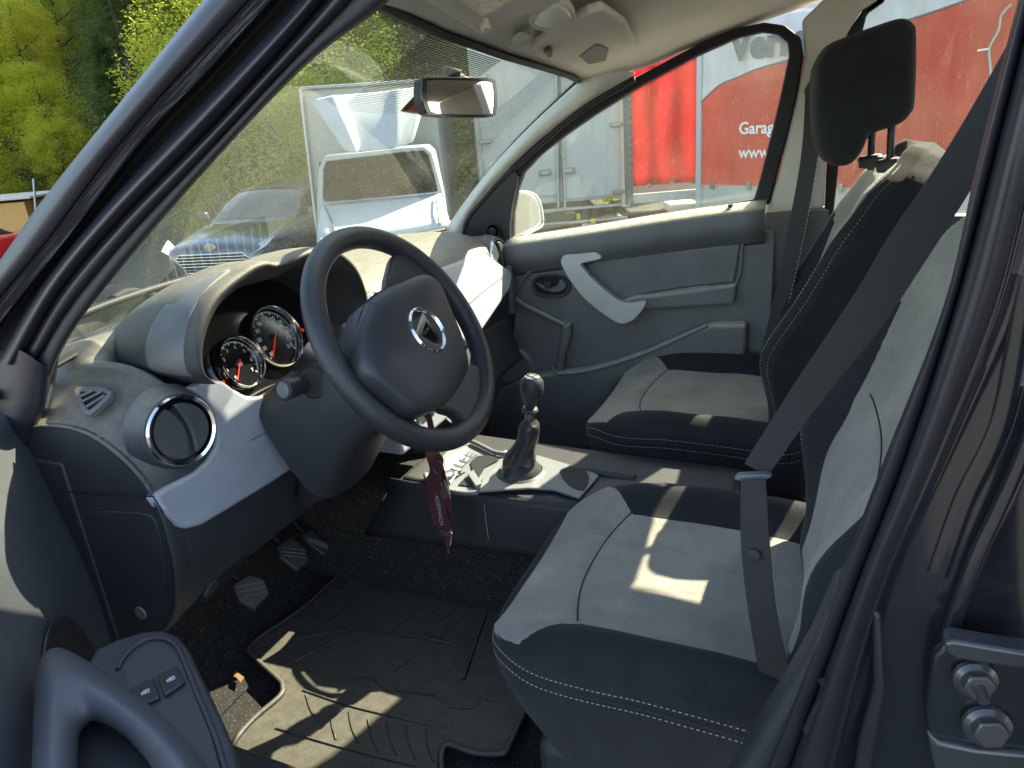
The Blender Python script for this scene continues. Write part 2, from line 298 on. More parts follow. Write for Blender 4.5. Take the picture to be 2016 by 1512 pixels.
def lathe(name, prof, c, ax, m, parent=None, seg=40, sx=1, sang=0, caps=True):
    """prof list of (r, h) along axis ax from centre c"""
    ax = V(ax).normalized(); u, v = frame_of(ax)
    u, v = u*math.cos(sang)+v*math.sin(sang), v*math.cos(sang)-u*math.sin(sang); c = V(c)
    vs, fs = [], []
    for r, h in prof:
        for j in range(seg): a = 2*math.pi*j/seg; vs.append(c+ax*h+u*math.cos(a)*r*sx+v*math.sin(a)*r)
    for i in range(len(prof)-1):
        for j in range(seg): fs.append((i*seg+j, i*seg+(j+1) % seg, (i+1)*seg+(j+1) % seg, (i+1)*seg+j))
    if caps and prof[0][0] > 1e-4: fs.append(tuple(range(seg))[::-1])
    if caps and prof[-1][0] > 1e-4: fs.append(tuple((len(prof)-1)*seg+j for j in range(seg)))
    bm = bmesh.new(); me = bpy.data.meshes.new(name); me.from_pydata([tuple(q) for q in vs], [], fs); bm.from_mesh(me)
    bmesh.ops.remove_doubles(bm, verts=bm.verts, dist=1e-6); bmesh.ops.recalc_face_normals(bm, faces=bm.faces); bm.to_mesh(me); bm.free()
    me.materials.append(M[m]); o = link(bpy.data.objects.new(name, me), parent); return autosmooth(o, 35)
def box(name, c, s, m, parent=None, bev=.003, rot=None, seg=2):
    bm = bmesh.new(); bmesh.ops.create_cube(bm, size=1); bmesh.ops.scale(bm, vec=s, verts=bm.verts)
    if rot is not None: bmesh.ops.rotate(bm, cent=(0, 0, 0), matrix=rot, verts=bm.verts)
    bmesh.ops.translate(bm, vec=c, verts=bm.verts); o = bm_obj(name, bm, m, parent)
    if bev: bevel(o, bev, seg)
    return autosmooth(o, 40) if bev else o
def text(name, s, o, ux, uy, size, m, parent=None, ext=.0006, bold=0, align='LEFT', shear=0):
    cu = bpy.data.curves.new(name, 'FONT'); cu.body = s; cu.size = size; cu.extrude = ext; cu.align_x = align; cu.offset = bold; cu.shear = shear; cu.resolution_u = 3
    t = bpy.data.objects.new(name, cu); COL.objects.link(t); bpy.context.view_layer.update()
    me = bpy.data.meshes.new_from_object(t.evaluated_get(bpy.context.evaluated_depsgraph_get())); bpy.data.objects.remove(t)
    ux = V(ux).normalized(); uy = V(uy); uy = (uy-ux*uy.dot(ux)).normalized(); n = ux.cross(uy)
    me.transform(Matrix(((ux.x, uy.x, n.x, o[0]), (ux.y, uy.y, n.y, o[1]), (ux.z, uy.z, n.z, o[2]), (0, 0, 0, 1))))
    me.materials.clear(); me.materials.append(M[m]); me.name = name
    return link(bpy.data.objects.new(name, me), parent)
def dashes(name, path, m, parent, on=.0045, off=.0025, r=.0009, n=200):
    path = spl(path, n); bm = bmesh.new(); L = 0; seglen = []
    acc = 0; cur = []; draw = True
    for a, b in zip(path, path[1:]):
        d = (b-a).length; steps = max(1, int(d/.0008))
        for k in range(steps):
            p = a.lerp(b, k/steps); acc += d/steps
            if draw:
                cur.append(p)
                if acc >= on:
                    if len(cur) > 1: tube('', [cur[0], cur[-1]], r, None, bm=bm, seg=4)
                    cur = []; acc = 0; draw = False
            elif acc >= off: acc = 0; draw = True
    o = bm_obj(name, bm, m, parent); o['kind'] = 'stuff'; return o

# ================================================================== OUTSIDE
FH = V((math.sin(YAW), math.cos(YAW), 0)); LH = V((math.cos(YAW), -math.sin(YAW), 0)); UZ = V((0, 0, 1))
def PV(px, py, s): return hit(px, py, CAM+FH*s, FH)
def sm(a, b, x): t = max(0, min(1, (x-a)/(b-a))); return t*t*(3-2*t)
def ground_z(x, y):
    p = V((x, y, 0))-V((CAM.x, CAM.y, 0)); s = p.dot(FH); l = p.dot(LH); d = (V((x+.3, y, 0))).length
    z = -1.3*sm(3.5, 10, d)*(1 if s > 0 else .2)
    b = math.degrees(math.atan2(l, max(s, .01)))
    if s > 0: z -= 1.8*sm(13, 36, d)*sm(-10, -26, b)
    s0 = 17+27*sm(-16, -29, b)
    if s > s0: z += .62*min(s-s0, 60)+noise.noise(V((x*.06, y*.06, 0)))*3*sm(0, 8, s-s0)
    return z
def make_ground():
    vs, fs, hillf = [], [], []
    rs = [0, 2, 3, 4, 5, 6, 7, 8, 9, 10, 12, 14, 16, 18, 20, 22, 24, 27, 30, 33, 36, 40, 44, 48, 53, 58, 65, 72, 80, 100, 150, 300]; na = 120
    for r in rs:
        for k in range(na):
            a = 2*math.pi*k/na; x, y = r*math.sin(a), r*math.cos(a); vs.append((x, y, ground_z(x, y)-.02))
    for i in range(len(rs)-1):
        for k in range(na): fs.append((i*na+k, (i+1)*na+k, (i+1)*na+(k+1) % na, i*na+(k+1) % na))
    def is_hill(f):
        c = sum((V(vs[q]) for q in f), V())/4; p = c-V((CAM.x, CAM.y, 0)); s = p.dot(FH); b = math.degrees(math.atan2(p.dot(LH), max(s, .01)))
        return s > 17+27*sm(-16, -29, b)
    o = me_obj('ground', vs, [f for f in fs if not is_hill(f)], 'asphalt'); tag(o, kind='structure')
    o = me_obj('hillside', vs, [f for f in fs if is_hill(f)], 'soil'); tag(o, kind='structure')
make_ground()

# ---- trees: one crown mesh per kind and variant, shared
def crown_mesh(kind, seed):
    rnd = random.Random(seed); vs, fs = [], []
    H = 9 if kind != 3 else 12
    nclump = 150 if kind != 3 else 210
    for c in range(nclump):
        if kind == 3:
            t = rnd.random()**.8; rad = (1-t)*2.4+.15; a = rnd.random()*6.283; q = rnd.uniform(.55, 1.08)
            p = V((math.cos(a)*rad*q, math.sin(a)*rad*q, 1.0+t*(H-1)-.25*rad)); cr_ = .55*(1-t)+.22; n = 85
        else:
            while True:
                p = V((rnd.uniform(-1, 1), rnd.uniform(-1, 1), rnd.uniform(-1, 1)))
                if .35 < p.length < 1: break
            k = 1+.22*noise.noise(p*2.3+V((seed, 0, 0)))
            p = V((p.x*3.0*k, p.y*3.0*k, 5.0+p.z*3.9*k)); cr_ = rnd.uniform(.5, .95); n = 150
        for j in range(n):
            d = V((rnd.gauss(0, 1), rnd.gauss(0, 1), rnd.gauss(0, .75))).normalized()*cr_*rnd.random()**.4
            q = p+d; s = rnd.uniform(.035, .085) if kind != 3 else rnd.uniform(.04, .10)
            u = V((rnd.gauss(0, 1), rnd.gauss(0, 1), rnd.gauss(0, .5))).normalized(); w = u.orthogonal().normalized()
            if kind == 3: u, w = (d+V((0, 0, -.1))).normalized()*1.7, w*.5
            i = len(vs); vs += [q-u*s, q+w*s*.6, q+u*s, q-w*s*.6]; fs.append((i, i+1, i+2, i+3))
    me = bpy.data.meshes.new('crown'); me.from_pydata([tuple(v) for v in vs], [], fs); me.materials.append(M['l%d' % kind]); return me
def trunk_mesh(kind, seed):
    rnd = random.Random(seed); bm = bmesh.new(); H = 8 if kind != 3 else 11
    p = [V((0, 0, -.6)), V((rnd.uniform(-.1, .1), .1, H*.35)), V((rnd.uniform(-.3, .3), -.1, H*.7)), V((0, rnd.uniform(-.2, .2), H))]
    tube('', p, [.22, .03], None, bm=bm, seg=7, n=8)
    for k in range(9):
        b = V((0, 0, rnd.uniform(1.6, H*.8))); a = rnd.random()*6.28; e = b+V((math.cos(a), math.sin(a), .7 if kind != 3 else -.1))*rnd.uniform(1.2, 2.4)
        tube('', [b, (b+e)/2+V((0, 0, -.1)), e], [.07, .015], None, bm=bm, seg=5, n=4)
    me = bpy.data.meshes.new('trunk'); bm.to_mesh(me); bm.free(); me.materials.append(M['bark']); return me
CM = {k: [crown_mesh(k, 10*k+i) for i in range(3)] for k in (1, 2, 3)}; TM = {k: trunk_mesh(k, k) for k in (1, 2, 3)}
TL = {1: 'bright yellow green leafy tree on the sunlit hillside beyond the car', 2: 'mid green leafy tree on the wooded hillside', 3: 'tall dark green conifer on the wooded hillside'}
TN = {1: 'leafy_tree', 2: 'leafy_tree', 3: 'conifer'}
def tree(kind, x, y, sc):
    o = empty(TN[kind], (x, y, ground_z(x, y)-.1), TL[kind], 'tree', {1: 'bright leafy trees on the hillside', 2: 'mid green trees on the hillside', 3: 'conifers on the hillside'}[kind])
    o.scale = (sc, sc, sc*random.uniform(.9, 1.15)); o.rotation_euler.z = random.random()*6.28
    c = bpy.data.objects.new('crown', random.choice(CM[kind])); link(c, o); t = bpy.data.objects.new('trunk', TM[kind]); link(t, o)
rt = random.Random(4)
for row, (ds, step) in enumerate([(1.5, 3.3), (5, 3.4), (9, 3.8), (14, 4.6), (20, 5.5), (27, 6.5)]):
    b = -37.0
    while b < 14:
        s0 = 17+27*sm(-16, -29, b); s = s0+ds+rt.uniform(-1.2, 1.2); l = s*math.tan(R(b+rt.uniform(-1, 1)))
        p = V((CAM.x, CAM.y, 0))+FH*s+LH*l
        k = rt.choice([1, 1, 1, 2] if b < -25 else ([3, 3, 2, 3] if b < -12 else [2, 3, 2, 1]))
        if row == 0 and b < -27: k = 1
        tree(k, p.x, p.y, rt.uniform(.75, 1.15)*(.72 if row == 0 else 1))
        b += math.degrees(step/s)
def undergrowth():
    rnd = random.Random(3); vs, fs = [], []
    for c in range(9000):
        b = rnd.uniform(-38, 10); s0 = 17+27*sm(-16, -29, b); s = s0+rnd.uniform(-.6, 22)**1.0; l = s*math.tan(R(b)); p = V((CAM.x, CAM.y, 0))+FH*s+LH*l
        z = ground_z(p.x, p.y); h = rnd.uniform(.4, 1.3)
        for j in range(26):
            q = V((p.x+rnd.gauss(0, .5), p.y+rnd.gauss(0, .5), z+h*rnd.random())); sz = rnd.uniform(.025, .075)
            u = V((rnd.gauss(0, 1), rnd.gauss(0, 1), rnd.gauss(0, .6))).normalized(); w = u.orthogonal().normalized(); i = len(vs)
            vs += [q-u*sz, q+w*sz*.6, q+u*sz, q-w*sz*.6]; fs.append((i, i+1, i+2, i+3))
    o = me_obj('undergrowth', vs, fs, 'l2', smooth=False); tag(o, 'low green bushes covering the hillside under the trees', 'undergrowth', kind='stuff')
undergrowth()

# ---- hut, lamp post, red car (seen left of the door pillar)
hs = 34
hut = empty('hut', PV(10, 445, hs), 'small orange walled hut with a flat cream roof, left of the door pillar', 'hut')
gz = PV(10, 445, hs).z-1.6
def bxv(name, a, b, s, dep, m, par, bev=.02):   # box from two pixel corners at distance s, level in the world
    A, B = PV(a[0], a[1], s), PV(b[0], b[1], s); la, lb = (A-CAM).dot(LH), (B-CAM).dot(LH)
    base = V((CAM.x, CAM.y, 0))+FH*s
    z0, z1 = min(A.z, B.z), max(A.z, B.z)
    pts = [base+LH*la+UZ*z0, base+LH*lb+UZ*z0, base+LH*lb+UZ*z1, base+LH*la+UZ*z1]
    return slab(name, pts, FH*dep, m, par, bev, 2)
w = bxv('wall', (-90, 512), (47, 397), hs, 3, 'orange', None); w.parent = hut; w.matrix_parent_inverse = hut.matrix_world.inverted()
def adopt(par, *obs):
    bpy.context.view_layer.update()
    for o in obs: o.parent = par; o.matrix_parent_inverse = par.matrix_world.inverted()
adopt(hut, bxv('roof', (-95, 404), (58, 386), hs-.3, 3.6, 'hutroof', None), bxv('door', (-60, 500), (-30, 412), hs-.05, .1, 'grey', None))
lp = tube('lamp_post', [PV(75, 470, 31), PV(66, 352, 31)], .045, 'pole', seg=8); tag(lp, 'thin grey metal post standing beside the orange hut', 'post')

# car helper used for the red car and the grey sedan: body lofted along its length in a local frame
def car_shell(name, org, f, L, Wd, Hh, body, label, cat):
    """f: heading; org: ground point at the car's nose centre"""
    f = V(f).normalized(); r = f.cross(UZ)
    e = empty(name, org, label, cat)
    def P(a, b, h): return V(org)-f*a+r*b+UZ*h
    st = [(0, .30, .62, .70), (.06, .22, .72, .86), (.35, .18, .80, .96), (1.15, .18, .93, 1.0), (2.6, .18, .96, 1.0), (3.6, .2, .98, 1.0), (4.3, .24, .98, .95), (4.5, .4, .85, .85)]
    rows = []
    k = L/4.5; h2 = Wd/2
    for a, z0, z1, ww in st:
        hw = h2*ww
        rows.append([P(a*k, -hw*.9, z0), P(a*k, -hw, z0+.18), P(a*k, -hw, (z0+z1)/2+.08), P(a*k, -hw*.93, z1-.03), P(a*k, -hw*.6, z1+.03), P(a*k, 0, z1+.05), P(a*k, hw*.6, z1+.03), P(a*k, hw*.93, z1-.03), P(a*k, hw, (z0+z1)/2+.08), P(a*k, hw, z0+.18), P(a*k, hw*.9, z0)])
    b = grid('body', rows, body, None, 3, 3, out=UZ)
    cap = slab('front_bumper', [rows[0][0], rows[0][1], rows[0][2], rows[0][3], rows[0][5], rows[0][7], rows[0][8], rows[0][9], rows[0][10]], -f*.15, body, None, .02)
    cap2 = slab('rear_panel', [rows[-1][i] for i in (0, 1, 2, 3, 5, 7, 8, 9, 10)], f*.15, body, None, .02)
    g = [(1.25, .86, .97), (1.95, .72, 1.36), (2.7, .70, Hh), (3.5, .68, Hh-.05), (4.25, .78, 1.0)]
    gr = [[P(a*k, -h2*ww*1.0, .93), P(a*k, -h2*ww, max(z-.1, .94)), P(a*k, -h2*ww*.85, z-.015), P(a*k, 0, z+.02), P(a*k, h2*ww*.85, z-.015), P(a*k, h2*ww, max(z-.1, .94)), P(a*k, h2*ww, .93)] for a, ww, z in g]
    gh = grid('windows', gr, 'tglass', None, 3, 3, out=UZ)
    rf = grid('roof', [[q+UZ*.012 for q in r_[2:5]] for r_ in gr[1:4]], body, None, 4, 4, out=UZ)
    obs = [b, cap, cap2, gh, rf]
    for a in (.85, 3.65):
        for sd in (-1, 1):
            c = P(a*k, sd*(h2-.1), .32); obs.append(lathe('wheel', [(.32, -.1), (.33, -.05), (.33, .07), (.26, .1), (.2, .105)], c, r*sd, 'tyre', None, 28))
            obs.append(lathe('rim', [(.2, .0), (.19, .03), (.04, .05), (0, .05)], c+r*sd*.08, r*sd, 'pole', None, 20))
    adopt(e, *obs)
    return e, P
gzr = -2.0
s_ = 17.5; org = V((CAM.x, CAM.y, 0))+FH*(s_+3.9)+LH*(-13.4); org.z = PV(20, 440, s_).z-1.42
rc, P = car_shell('red_car', org, FH*1.0+LH*.25, 4.2, 1.75, 1.43, 'redcar', 'red car parked below the hut, seen at the left edge', 'car')
adopt(rc, slab('tail_lamp', [P(4.16, .5, .85), P(4.16, .85, .82), P(4.1, .88, .98), P(4.16, .5, .98)], (FH)*.06, 'tail', None, .01), slab('rear_window', [P(3.95, -.55, 1.0), P(3.95, .55, 1.0), P(3.62, .5, 1.3), P(3.62, -.5, 1.3)], FH*.02, 'tglass', None, 0))
# ---- grey sedan facing us
so_ = 12.0; nose = PV(425, 545, so_-1.2); nose.z = PV(425, 545, so_-1.2).z-.32
hd = (-FH*.96-LH*.22).normalized()
sd, P = car_shell('sedan', nose, hd, 4.6, 1.8, 1.44, 'sedan', 'grey sedan with wide slatted grille seen through the lower windscreen', 'car')
rr = hd.cross(UZ)
gp = [P(-.01, -.52, .66), P(-.01, .52, .66), P(.0, .60, .58), P(.0, .44, .36), P(.0, -.44, .36), P(.0, -.60, .58)]
obs = [slab('grille', gp, -hd*.03, 'gloss', None, .004)]
for i in range(6):
    z = .39+i*.045; wd = .42+.16*min(1, i/4); obs.append(tube('grille_slat', [P(-.03, -wd, z), P(-.03, wd, z)], .008, 'chrome', None, 6))
obs.append(tube('grille_frame', gp, .016, 'chrome', None, 8, closed=True))
for sgn in (-1, 1):
    obs.append(slab('headlight', [P(.0, sgn*.64, .62), P(.05, sgn*.86, .72), P(.3, sgn*.9, .84), P(.12, sgn*.66, .74)], -hd*.05, 'lens', None, .01))
    obs.append(slab('wing_mirror', [P(1.45, sgn*.9, .98), P(1.45, sgn*1.08, .98), P(1.45, sgn*1.08, 1.1), P(1.45, sgn*.92, 1.1)], -hd*.08, 'sedan', None, .02))
obs.append(lathe('badge', [(.055, 0), (.05, .012), (0, .014)], P(-.0, 0, .75), hd, 'chrome', None, 24, sx=1.8))
obs.append(box('number_plate', P(-.02, 0, .33), (.52, .02, .11), 'white', None, .004, rot=Matrix.Rotation(math.atan2(rr.y, rr.x), 3, 'Z')))
adopt(sd, *obs)

# ---- white box truck facing us
def ring_slab(name, outer, inner, depth, m, parent=None, bev=.01, sm_=0):
    outer = [V(p) for p in outer]; inner = [V(p) for p in inner]
    if sm_: outer = spl(outer, len(outer)*sm_, True); inner = spl(inner, len(inner)*sm_, True)
    d = V(depth); n = len(outer); vs = outer+inner+[p+d for p in outer]+[p+d for p in inner]; fs = []
    for i in range(n):
        j = (i+1) % n
        fs += [(i, j, n+j, n+i), (2*n+i, 3*n+i, 3*n+j, 2*n+j), (i, 2*n+i, 2*n+j, j), (n+i, n+j, 3*n+j, 3*n+i)]
    bm = bmesh.new(); me = bpy.data.meshes.new(name); me.from_pydata([tuple(q) for q in vs], [], fs); bm.from_mesh(me); bmesh.ops.recalc_face_normals(bm, faces=bm.faces); bm.to_mesh(me); bm.free()
    me.materials.append(M[m]); o = link(bpy.data.objects.new(name, me), parent)
    if bev: bevel(o, bev, 2)
    return autosmooth(o, 45)
tb = PV(740, 460, 11); tb.z = ground_z(tb.x, tb.y)
tr = empty('box_truck', tb, 'white box truck with wind deflector over its cab, facing the windscreen', 'truck')
s1 = 10.6
cab_o = [(624, 400), (628, 330), (640, 306), (700, 301), (790, 291), (836, 288), (850, 300), (872, 380), (882, 440), (874, 470), (740, 490), (626, 480)]
cab_i = [(635, 390), (636, 335), (641, 318), (700, 311), (790, 300), (834, 296), (844, 306), (861, 370), (862, 377), (850, 379), (740, 390), (637, 398)]
truck = [
 slab('cargo_box', [PV(592, 175, 11.7), PV(852, 158, 11.7), PV(876, 366, 11.7), PV(884, 520, 11.7), PV(630, 540, 11.7)], FH*4.5, 'boxw', None, .03),
 ring_slab('cab', [PV(*p, s1) for p in cab_o], [PV(*p, s1) for p in cab_i], FH*.9, 'twhite', None, .03),
 slab('cab_interior', [PV(x, y, s1+.95) for x, y in [(628, 320), (850, 300), (876, 400), (626, 420)]], FH*.03, 'black', None, 0),
 slab('windscreen', [PV(*p, s1+.06) for p in cab_i], FH*.006, 'tintg', None, 0),
 grid('bonnet', [[PV(633, 402, s1-.02), PV(740, 392, s1-.03), PV(868, 380, s1-.02)], [PV(628, 432, s1-.45), PV(742, 424, s1-.5), PV(878, 410, s1-.45)], [PV(624, 466, s1-.8), PV(744, 458, s1-.85), PV(884, 436, s1-.8)], [PV(626, 490, s1-.82), PV(744, 486, s1-.88), PV(884, 470, s1-.82)]], 'twhite', None, 5, 4, .03, out=UZ),
]
fr = []
for i, t in enumerate([0, .12, .45, .8, 1]):
    row = []
    for (tx, ty), (bx, by), dd in [((612, 198), (677, 297), .10), ((636, 192), (690, 299), .02), ((658, 187), (702, 298), -.03), ((672, 187), (710, 298), .05), ((715, 183), (738, 296), .06), ((762, 179), (766, 292), .05), ((782, 175), (777, 290), -.03), ((806, 173), (792, 286), .02), ((846, 168), (815, 276), .10)]:
        s = 11.45-.75*t-.10*math.sin(t*3.14)+dd; row.append(PV(tx+(bx-tx)*t, ty+(by-ty)*t, s))
    fr.append(row)
truck.append(grid('wind_deflector', fr, 'twhite', None, 3, 4, .02, out=-FH))
truck.append(tube('edge_trim', [PV(592, 175, 11.66), PV(852, 158, 11.66)], .03, 'pole', None, 8))
truck.append(tube('edge_trim', [PV(592, 175, 11.66), PV(630, 500, 11.66)], .03, 'pole', None, 8))
truck.append(slab('headrest', [PV(x, y, s1+.5) for x, y in [(793, 318), (818, 316), (822, 345), (796, 348)]], FH*.1, 'dark', None, .04, 3))
truck.append(slab('seat', [PV(x, y, s1+.5) for x, y in [(780, 352), (835, 348), (845, 400), (778, 405)]], FH*.15, 'dark', None, .05, 3))
truck.append(tube('steering_wheel', [PV(785+math.cos(a)*28+14, 378+math.sin(a)*17, s1+.25) for a in [k*.35 for k in range(18)]], .02, 'dark', None, 6, closed=True))
truck.append(tube('seat_rail', [PV(700, 338, s1+.8), PV(850, 330, s1+.8)], .02, 'grey', None, 6))
truck.append(slab('wing_mirror', [PV(x, y, s1-.2) for x, y in [(631, 408), (650, 406), (656, 430), (648, 442), (632, 444)]], FH*.12, 'twhite', None, .03, 3))
truck.append(slab('headlight', [PV(x, y, s1-.84) for x, y in [(838, 452), (870, 436), (872, 448), (842, 466)]], FH*.06, 'lens', None, .02, 3))
truck.append(tube('panel_gap', [PV(640, 407, s1-.2), PV(655, 440, s1-.62), PV(660, 466, s1-.86)], .012, 'grey', None, 5, n=10))
truck.append(tube('panel_gap', [PV(858, 388, s1-.2), PV(862, 414, s1-.62), PV(864, 440, s1-.86)], .012, 'grey', None, 5, n=10))
truck.append(slab('cab_nose', [PV(x, y, s1-.86) for x, y in [(624, 470), (744, 462), (884, 440), (886, 520), (744, 530), (626, 530)]], FH*.5, 'twhite', None, .05, 4))
truck.append(slab('grille', [PV(x, y, s1-.88) for x, y in [(668, 482), (744, 478), (826, 466), (820, 492), (744, 502), (676, 504)]], FH*.03, 'black', None, .01, 3))
truck.append(slab('headlight', [PV(x, y, s1-.84) for x, y in [(628, 470), (660, 472), (664, 488), (630, 486)]], FH*.06, 'lens', None, .02, 3))
truck.append(tube('wiper', [PV(640, 396, s1-.03), PV(700, 392, s1-.05), PV(760, 384, s1-.03)], .012, 'black', None, 6))
truck.append(slab('sun_visor', [PV(x, y, s1+.12) for x, y in [(720, 311), (760, 307), (758, 317), (724, 320)]], FH*.02, 'black', None, 0))
for px in (650, 860): truck.append(lathe('wheel', [(.36, -.12), (.37, 0), (.36, .12), (.2, .13)], PV(px, 560, 10.6), LH, 'tyre', None, 24))
adopt(tr, *truck)

# ---- white container truck, rear doors towards us
s2 = 12.5
tb = PV(1100, 440, s2); tb.z = ground_z(tb.x, tb.y)
ct = empty('container_truck', tb, 'white box trailer with double rear doors and lock bars, left of the red tarpaulin', 'trailer')
obs = [bxv('container_box', (948, 412), (1232, 62), s2, 6, 'boxw', None, .03)]
def vb(name, x0, y0, x1, y1, s, dep, m, bev=.01): return bxv(name, (x0, y0), (x1, y1), s, dep, m, None, bev)
obs.append(vb('door', 958, 396, 1092, 70, s2-.05, .05, 'boxw', .015)); obs.append(vb('door', 1110, 393, 1222, 70, s2-.05, .05, 'boxw', .015))
for x, tp in ((1094, 70), (1107, 70)): obs.append(tube('lock_bar', [PV(x+5, 412, s2-.1), PV(x, tp, s2-.1)], .018, 'pole', None, 8))
for x, y in ((1217, 245), (1222, 378), (1215, 130), (957, 279), (961, 396), (950, 150)):
    obs.append(vb('hinge', x-14, y+5, x+10, y-5, s2-.14, .08, 'steel', .01))
for x, y in ((1073, 340), (1120, 336)):
    a = vb('lock_plate', x-11, y+7, x+11, y-7, s2-.1, .03, 'steel', .008); b_ = vb('lock_handle', x-7, y+4, x+7, y-3, s2-.13, .03, 'pole', .008); obs += [a, b_]
obs.append(vb('rear_post', 1224, 408, 1233, 62, s2-.09, .05, 'tgrey', .01)); obs.append(vb('sill_beam', 948, 424, 1233, 405, s2-.08, .15, 'tgrey', .02))
obs.append(tube('seal_strip', [PV(1101, 405, s2-.06), PV(1099, 70, s2-.06)], .03, 'grey', None, 6))
for x in (1080, 1120): obs.append(vb('bar_foot', x-10, 421, x+12, 417, s2-.13, .05, 'steel', .005))
obs.append(vb('chassis', 985, 470, 1225, 424, s2+.2, 4, 'dark', .02))
obs.append(vb('mudflap', 1190, 455, 1215, 415, s2+.1, .02, 'black', .0)); obs.append(vb('number_plate', 1146, 446, 1165, 438, s2-.02, .02, 'white', .003))
obs.append(vb('reflector', 1135, 432, 1142, 420, s2-.02, .03, 'amber', .004)); obs.append(lathe('beacon', [(0, .09), (.05, .07), (.06, 0), (.05, -.07)], PV(1167, 440, s2-.1), UZ, 'amber', None, 16))
obs.append(tube('underrun_bar', [PV(985, 448, s2), PV(1235, 430, s2)], .04, 'steel', None, 8))
for px in (1010, 1200): obs.append(lathe('wheel', [(.48, -.15), (.5, 0), (.48, .15), (.25, .16)], PV(px, 500, s2+.8), LH, 'tyre', None, 24))
adopt(ct, *obs)

# ---- red curtain side trailer
s3 = 12.2
tb = PV(1300, 420, s3); tb.z = ground_z(tb.x, tb.y)
rtl = empty('red_tarp_truck', tb, 'truck body under a plain deep red tarpaulin with grey drop side board', 'truck')
rows = []
for k in range(5):
    row = []
    for j in range(13):
        x = 1236+j*13; y0 = 88+(368-88)*k/4-(x-1236)*.075
        row.append(PV(x, y0, s3+.03*math.sin(j*1.7)+.02*math.sin(k*2+j)))
    rows.append(row)
obs = [grid('tarpaulin', rows, 'redt', None, 3, 4, .01, out=-FH), vb('side_board', 1238, 402, 1400, 370, s3+.03, .06, 'tgrey', .01), vb('corner_post', 1233, 404, 1241, 88, s3-.03, .1, 'grey', .01),
       vb('underbody', 1238, 440, 1400, 404, s3+.5, 2, 'black', .02), vb('far_wall', 1236, 400, 1400, 88, s3+2.4, .05, 'tgrey', 0)]
for x, y in ((1279, 366), (1323, 362), (1365, 358)): obs.append(vb('buckle', x-4, y+4, x+4, y-5, s3-.05, .04, 'steel', .006))
for k in range(16): obs.append(lathe('rivet', [(.015, 0), (.012, .012), (0, .014)], PV(1240, 120+k*15, s3-.04), -FH, 'steel', None, 8))
obs.append(vb('toolbox', 1318, 420, 1375, 398, s3+.2, .5, 'tgrey', .02))
adopt(rtl, *obs)

# ---- orange red trailer with white swoosh and lettering, coming towards us on the right
P0 = PV(1378, 363, 11.8); GD = (LH*.62-FH*.785).normalized(); GN = GD.cross(UZ).normalized()
if GN.dot(FH) > 0: GN = -GN
def TP(px, py, off=0): return hit(px, py, P0+GN*off, GN)
tb = P0+GD*2; tb.z = ground_z(tb.x, tb.y)
ot = empty('lettered_trailer', tb, 'trailer with orange red tarpaulin, white swoosh and white lettering, seen through the side windows', 'trailer')
def wp(a, h, off=0): return P0+GD*a+UZ*(h-P0.z)+GN*off
zb = P0.z; zt = P0.z+4.2
def sw(a):      # height of the white / red boundary along the trailer
    pts = [(1378, 205), (1420, 165), (1480, 140), (1550, 118), (1640, 95), (1713, 68), (1800, 35), (1900, 2), (1960, -20)]
    q = [TP(*p) for p in pts]; aa = [((p-P0).dot(GD), p.z) for p in q]
    if a <= aa[0][0]: return aa[0][1]
    for (a0, z0), (a1, z1) in zip(aa, aa[1:]):
        if a <= a1: return z0+(z1-z0)*(a-a0)/(a1-a0)
    return aa[-1][1]+(a-aa[-1][0])*.1
NA = 90; LT = 6.4
def wav(a, z): return .035*math.sin(a*7.3)*(.3+.7*(z-zb)/2.7)+.02*noise.noise(V((a*2, z*2, 1)))+.012*noise.noise(V((a*8, z*5, 3)))
vs, fs, mi = [], [], []
lo, hi = [], []
def sheet(name, f0, f1, m, off):
    vs, fs = [], []; K = 24
    for i in range(NA+1):
        a = LT*i/NA
        for k in range(K+1): z = f0(a)+(f1(a)-f0(a))*k/K; vs.append(wp(a, z, wav(a, z)+off))
    for i in range(NA):
        for k in range(K): q = i*(K+1)+k; fs.append((q, q+K+1, q+K+2, q+1))
    return me_obj(name, vs, fs, m)
obs = [sheet('tarpaulin', lambda a: zb, lambda a: sw(a), 'ort', 0), sheet('swoosh', lambda a: sw(a), lambda a: max(zt, sw(a)+.05), 'whit', 0)]
rp = [wp(a, sw(a), wav(a, sw(a))+.012) for a in [LT*i/60 for i in range(60)]]
obs.append(tube('swoosh_edge', rp, .012, 'grey', None, 5))
obs.append(slab('side_board', [wp(0, zb-.42, -.02), wp(LT, zb-.42, -.02), wp(LT, zb-.01, -.02), wp(0, zb-.01, -.02)], -GN*.08, 'tgrey', None, .01))
obs.append(slab('corner_post', [wp(-.06, zb-.45, .04), wp(.03, zb-.45, .04), wp(.03, zt, .04), wp(-.06, zt, .04)], -GN*.1, 'twhite', None, .01))
obs.append(slab('roof', [wp(-.05, zt, .02), wp(LT, zt, .02), wp(LT, zt, -2.4), wp(-.05, zt, -2.4)], UZ*.04, 'twhite', None, .01))
obs.append(slab('far_wall', [wp(-.05, zb, -2.4), wp(LT, zb, -2.4), wp(LT, zt, -2.4), wp(-.05, zt, -2.4)], -GN*.03, 'tgrey', None, 0))
obs.append(slab('underbody', [wp(0, zb-.85, -.5), wp(LT, zb-.85, -.5), wp(LT, zb-.42, -.5), wp(0, zb-.42, -.5)], -GN*1.2, 'black', None, .01))
for a in (.25, .9, 1.6, 2.3, 3.0, 3.7, 4.4): obs.append(slab('buckle', [wp(a-.03, zb-.06, .05), wp(a+.03, zb-.06, .05), wp(a+.03, zb+.06, .05), wp(a-.03, zb+.06, .05)], -GN*.03, 'steel', None, .006))
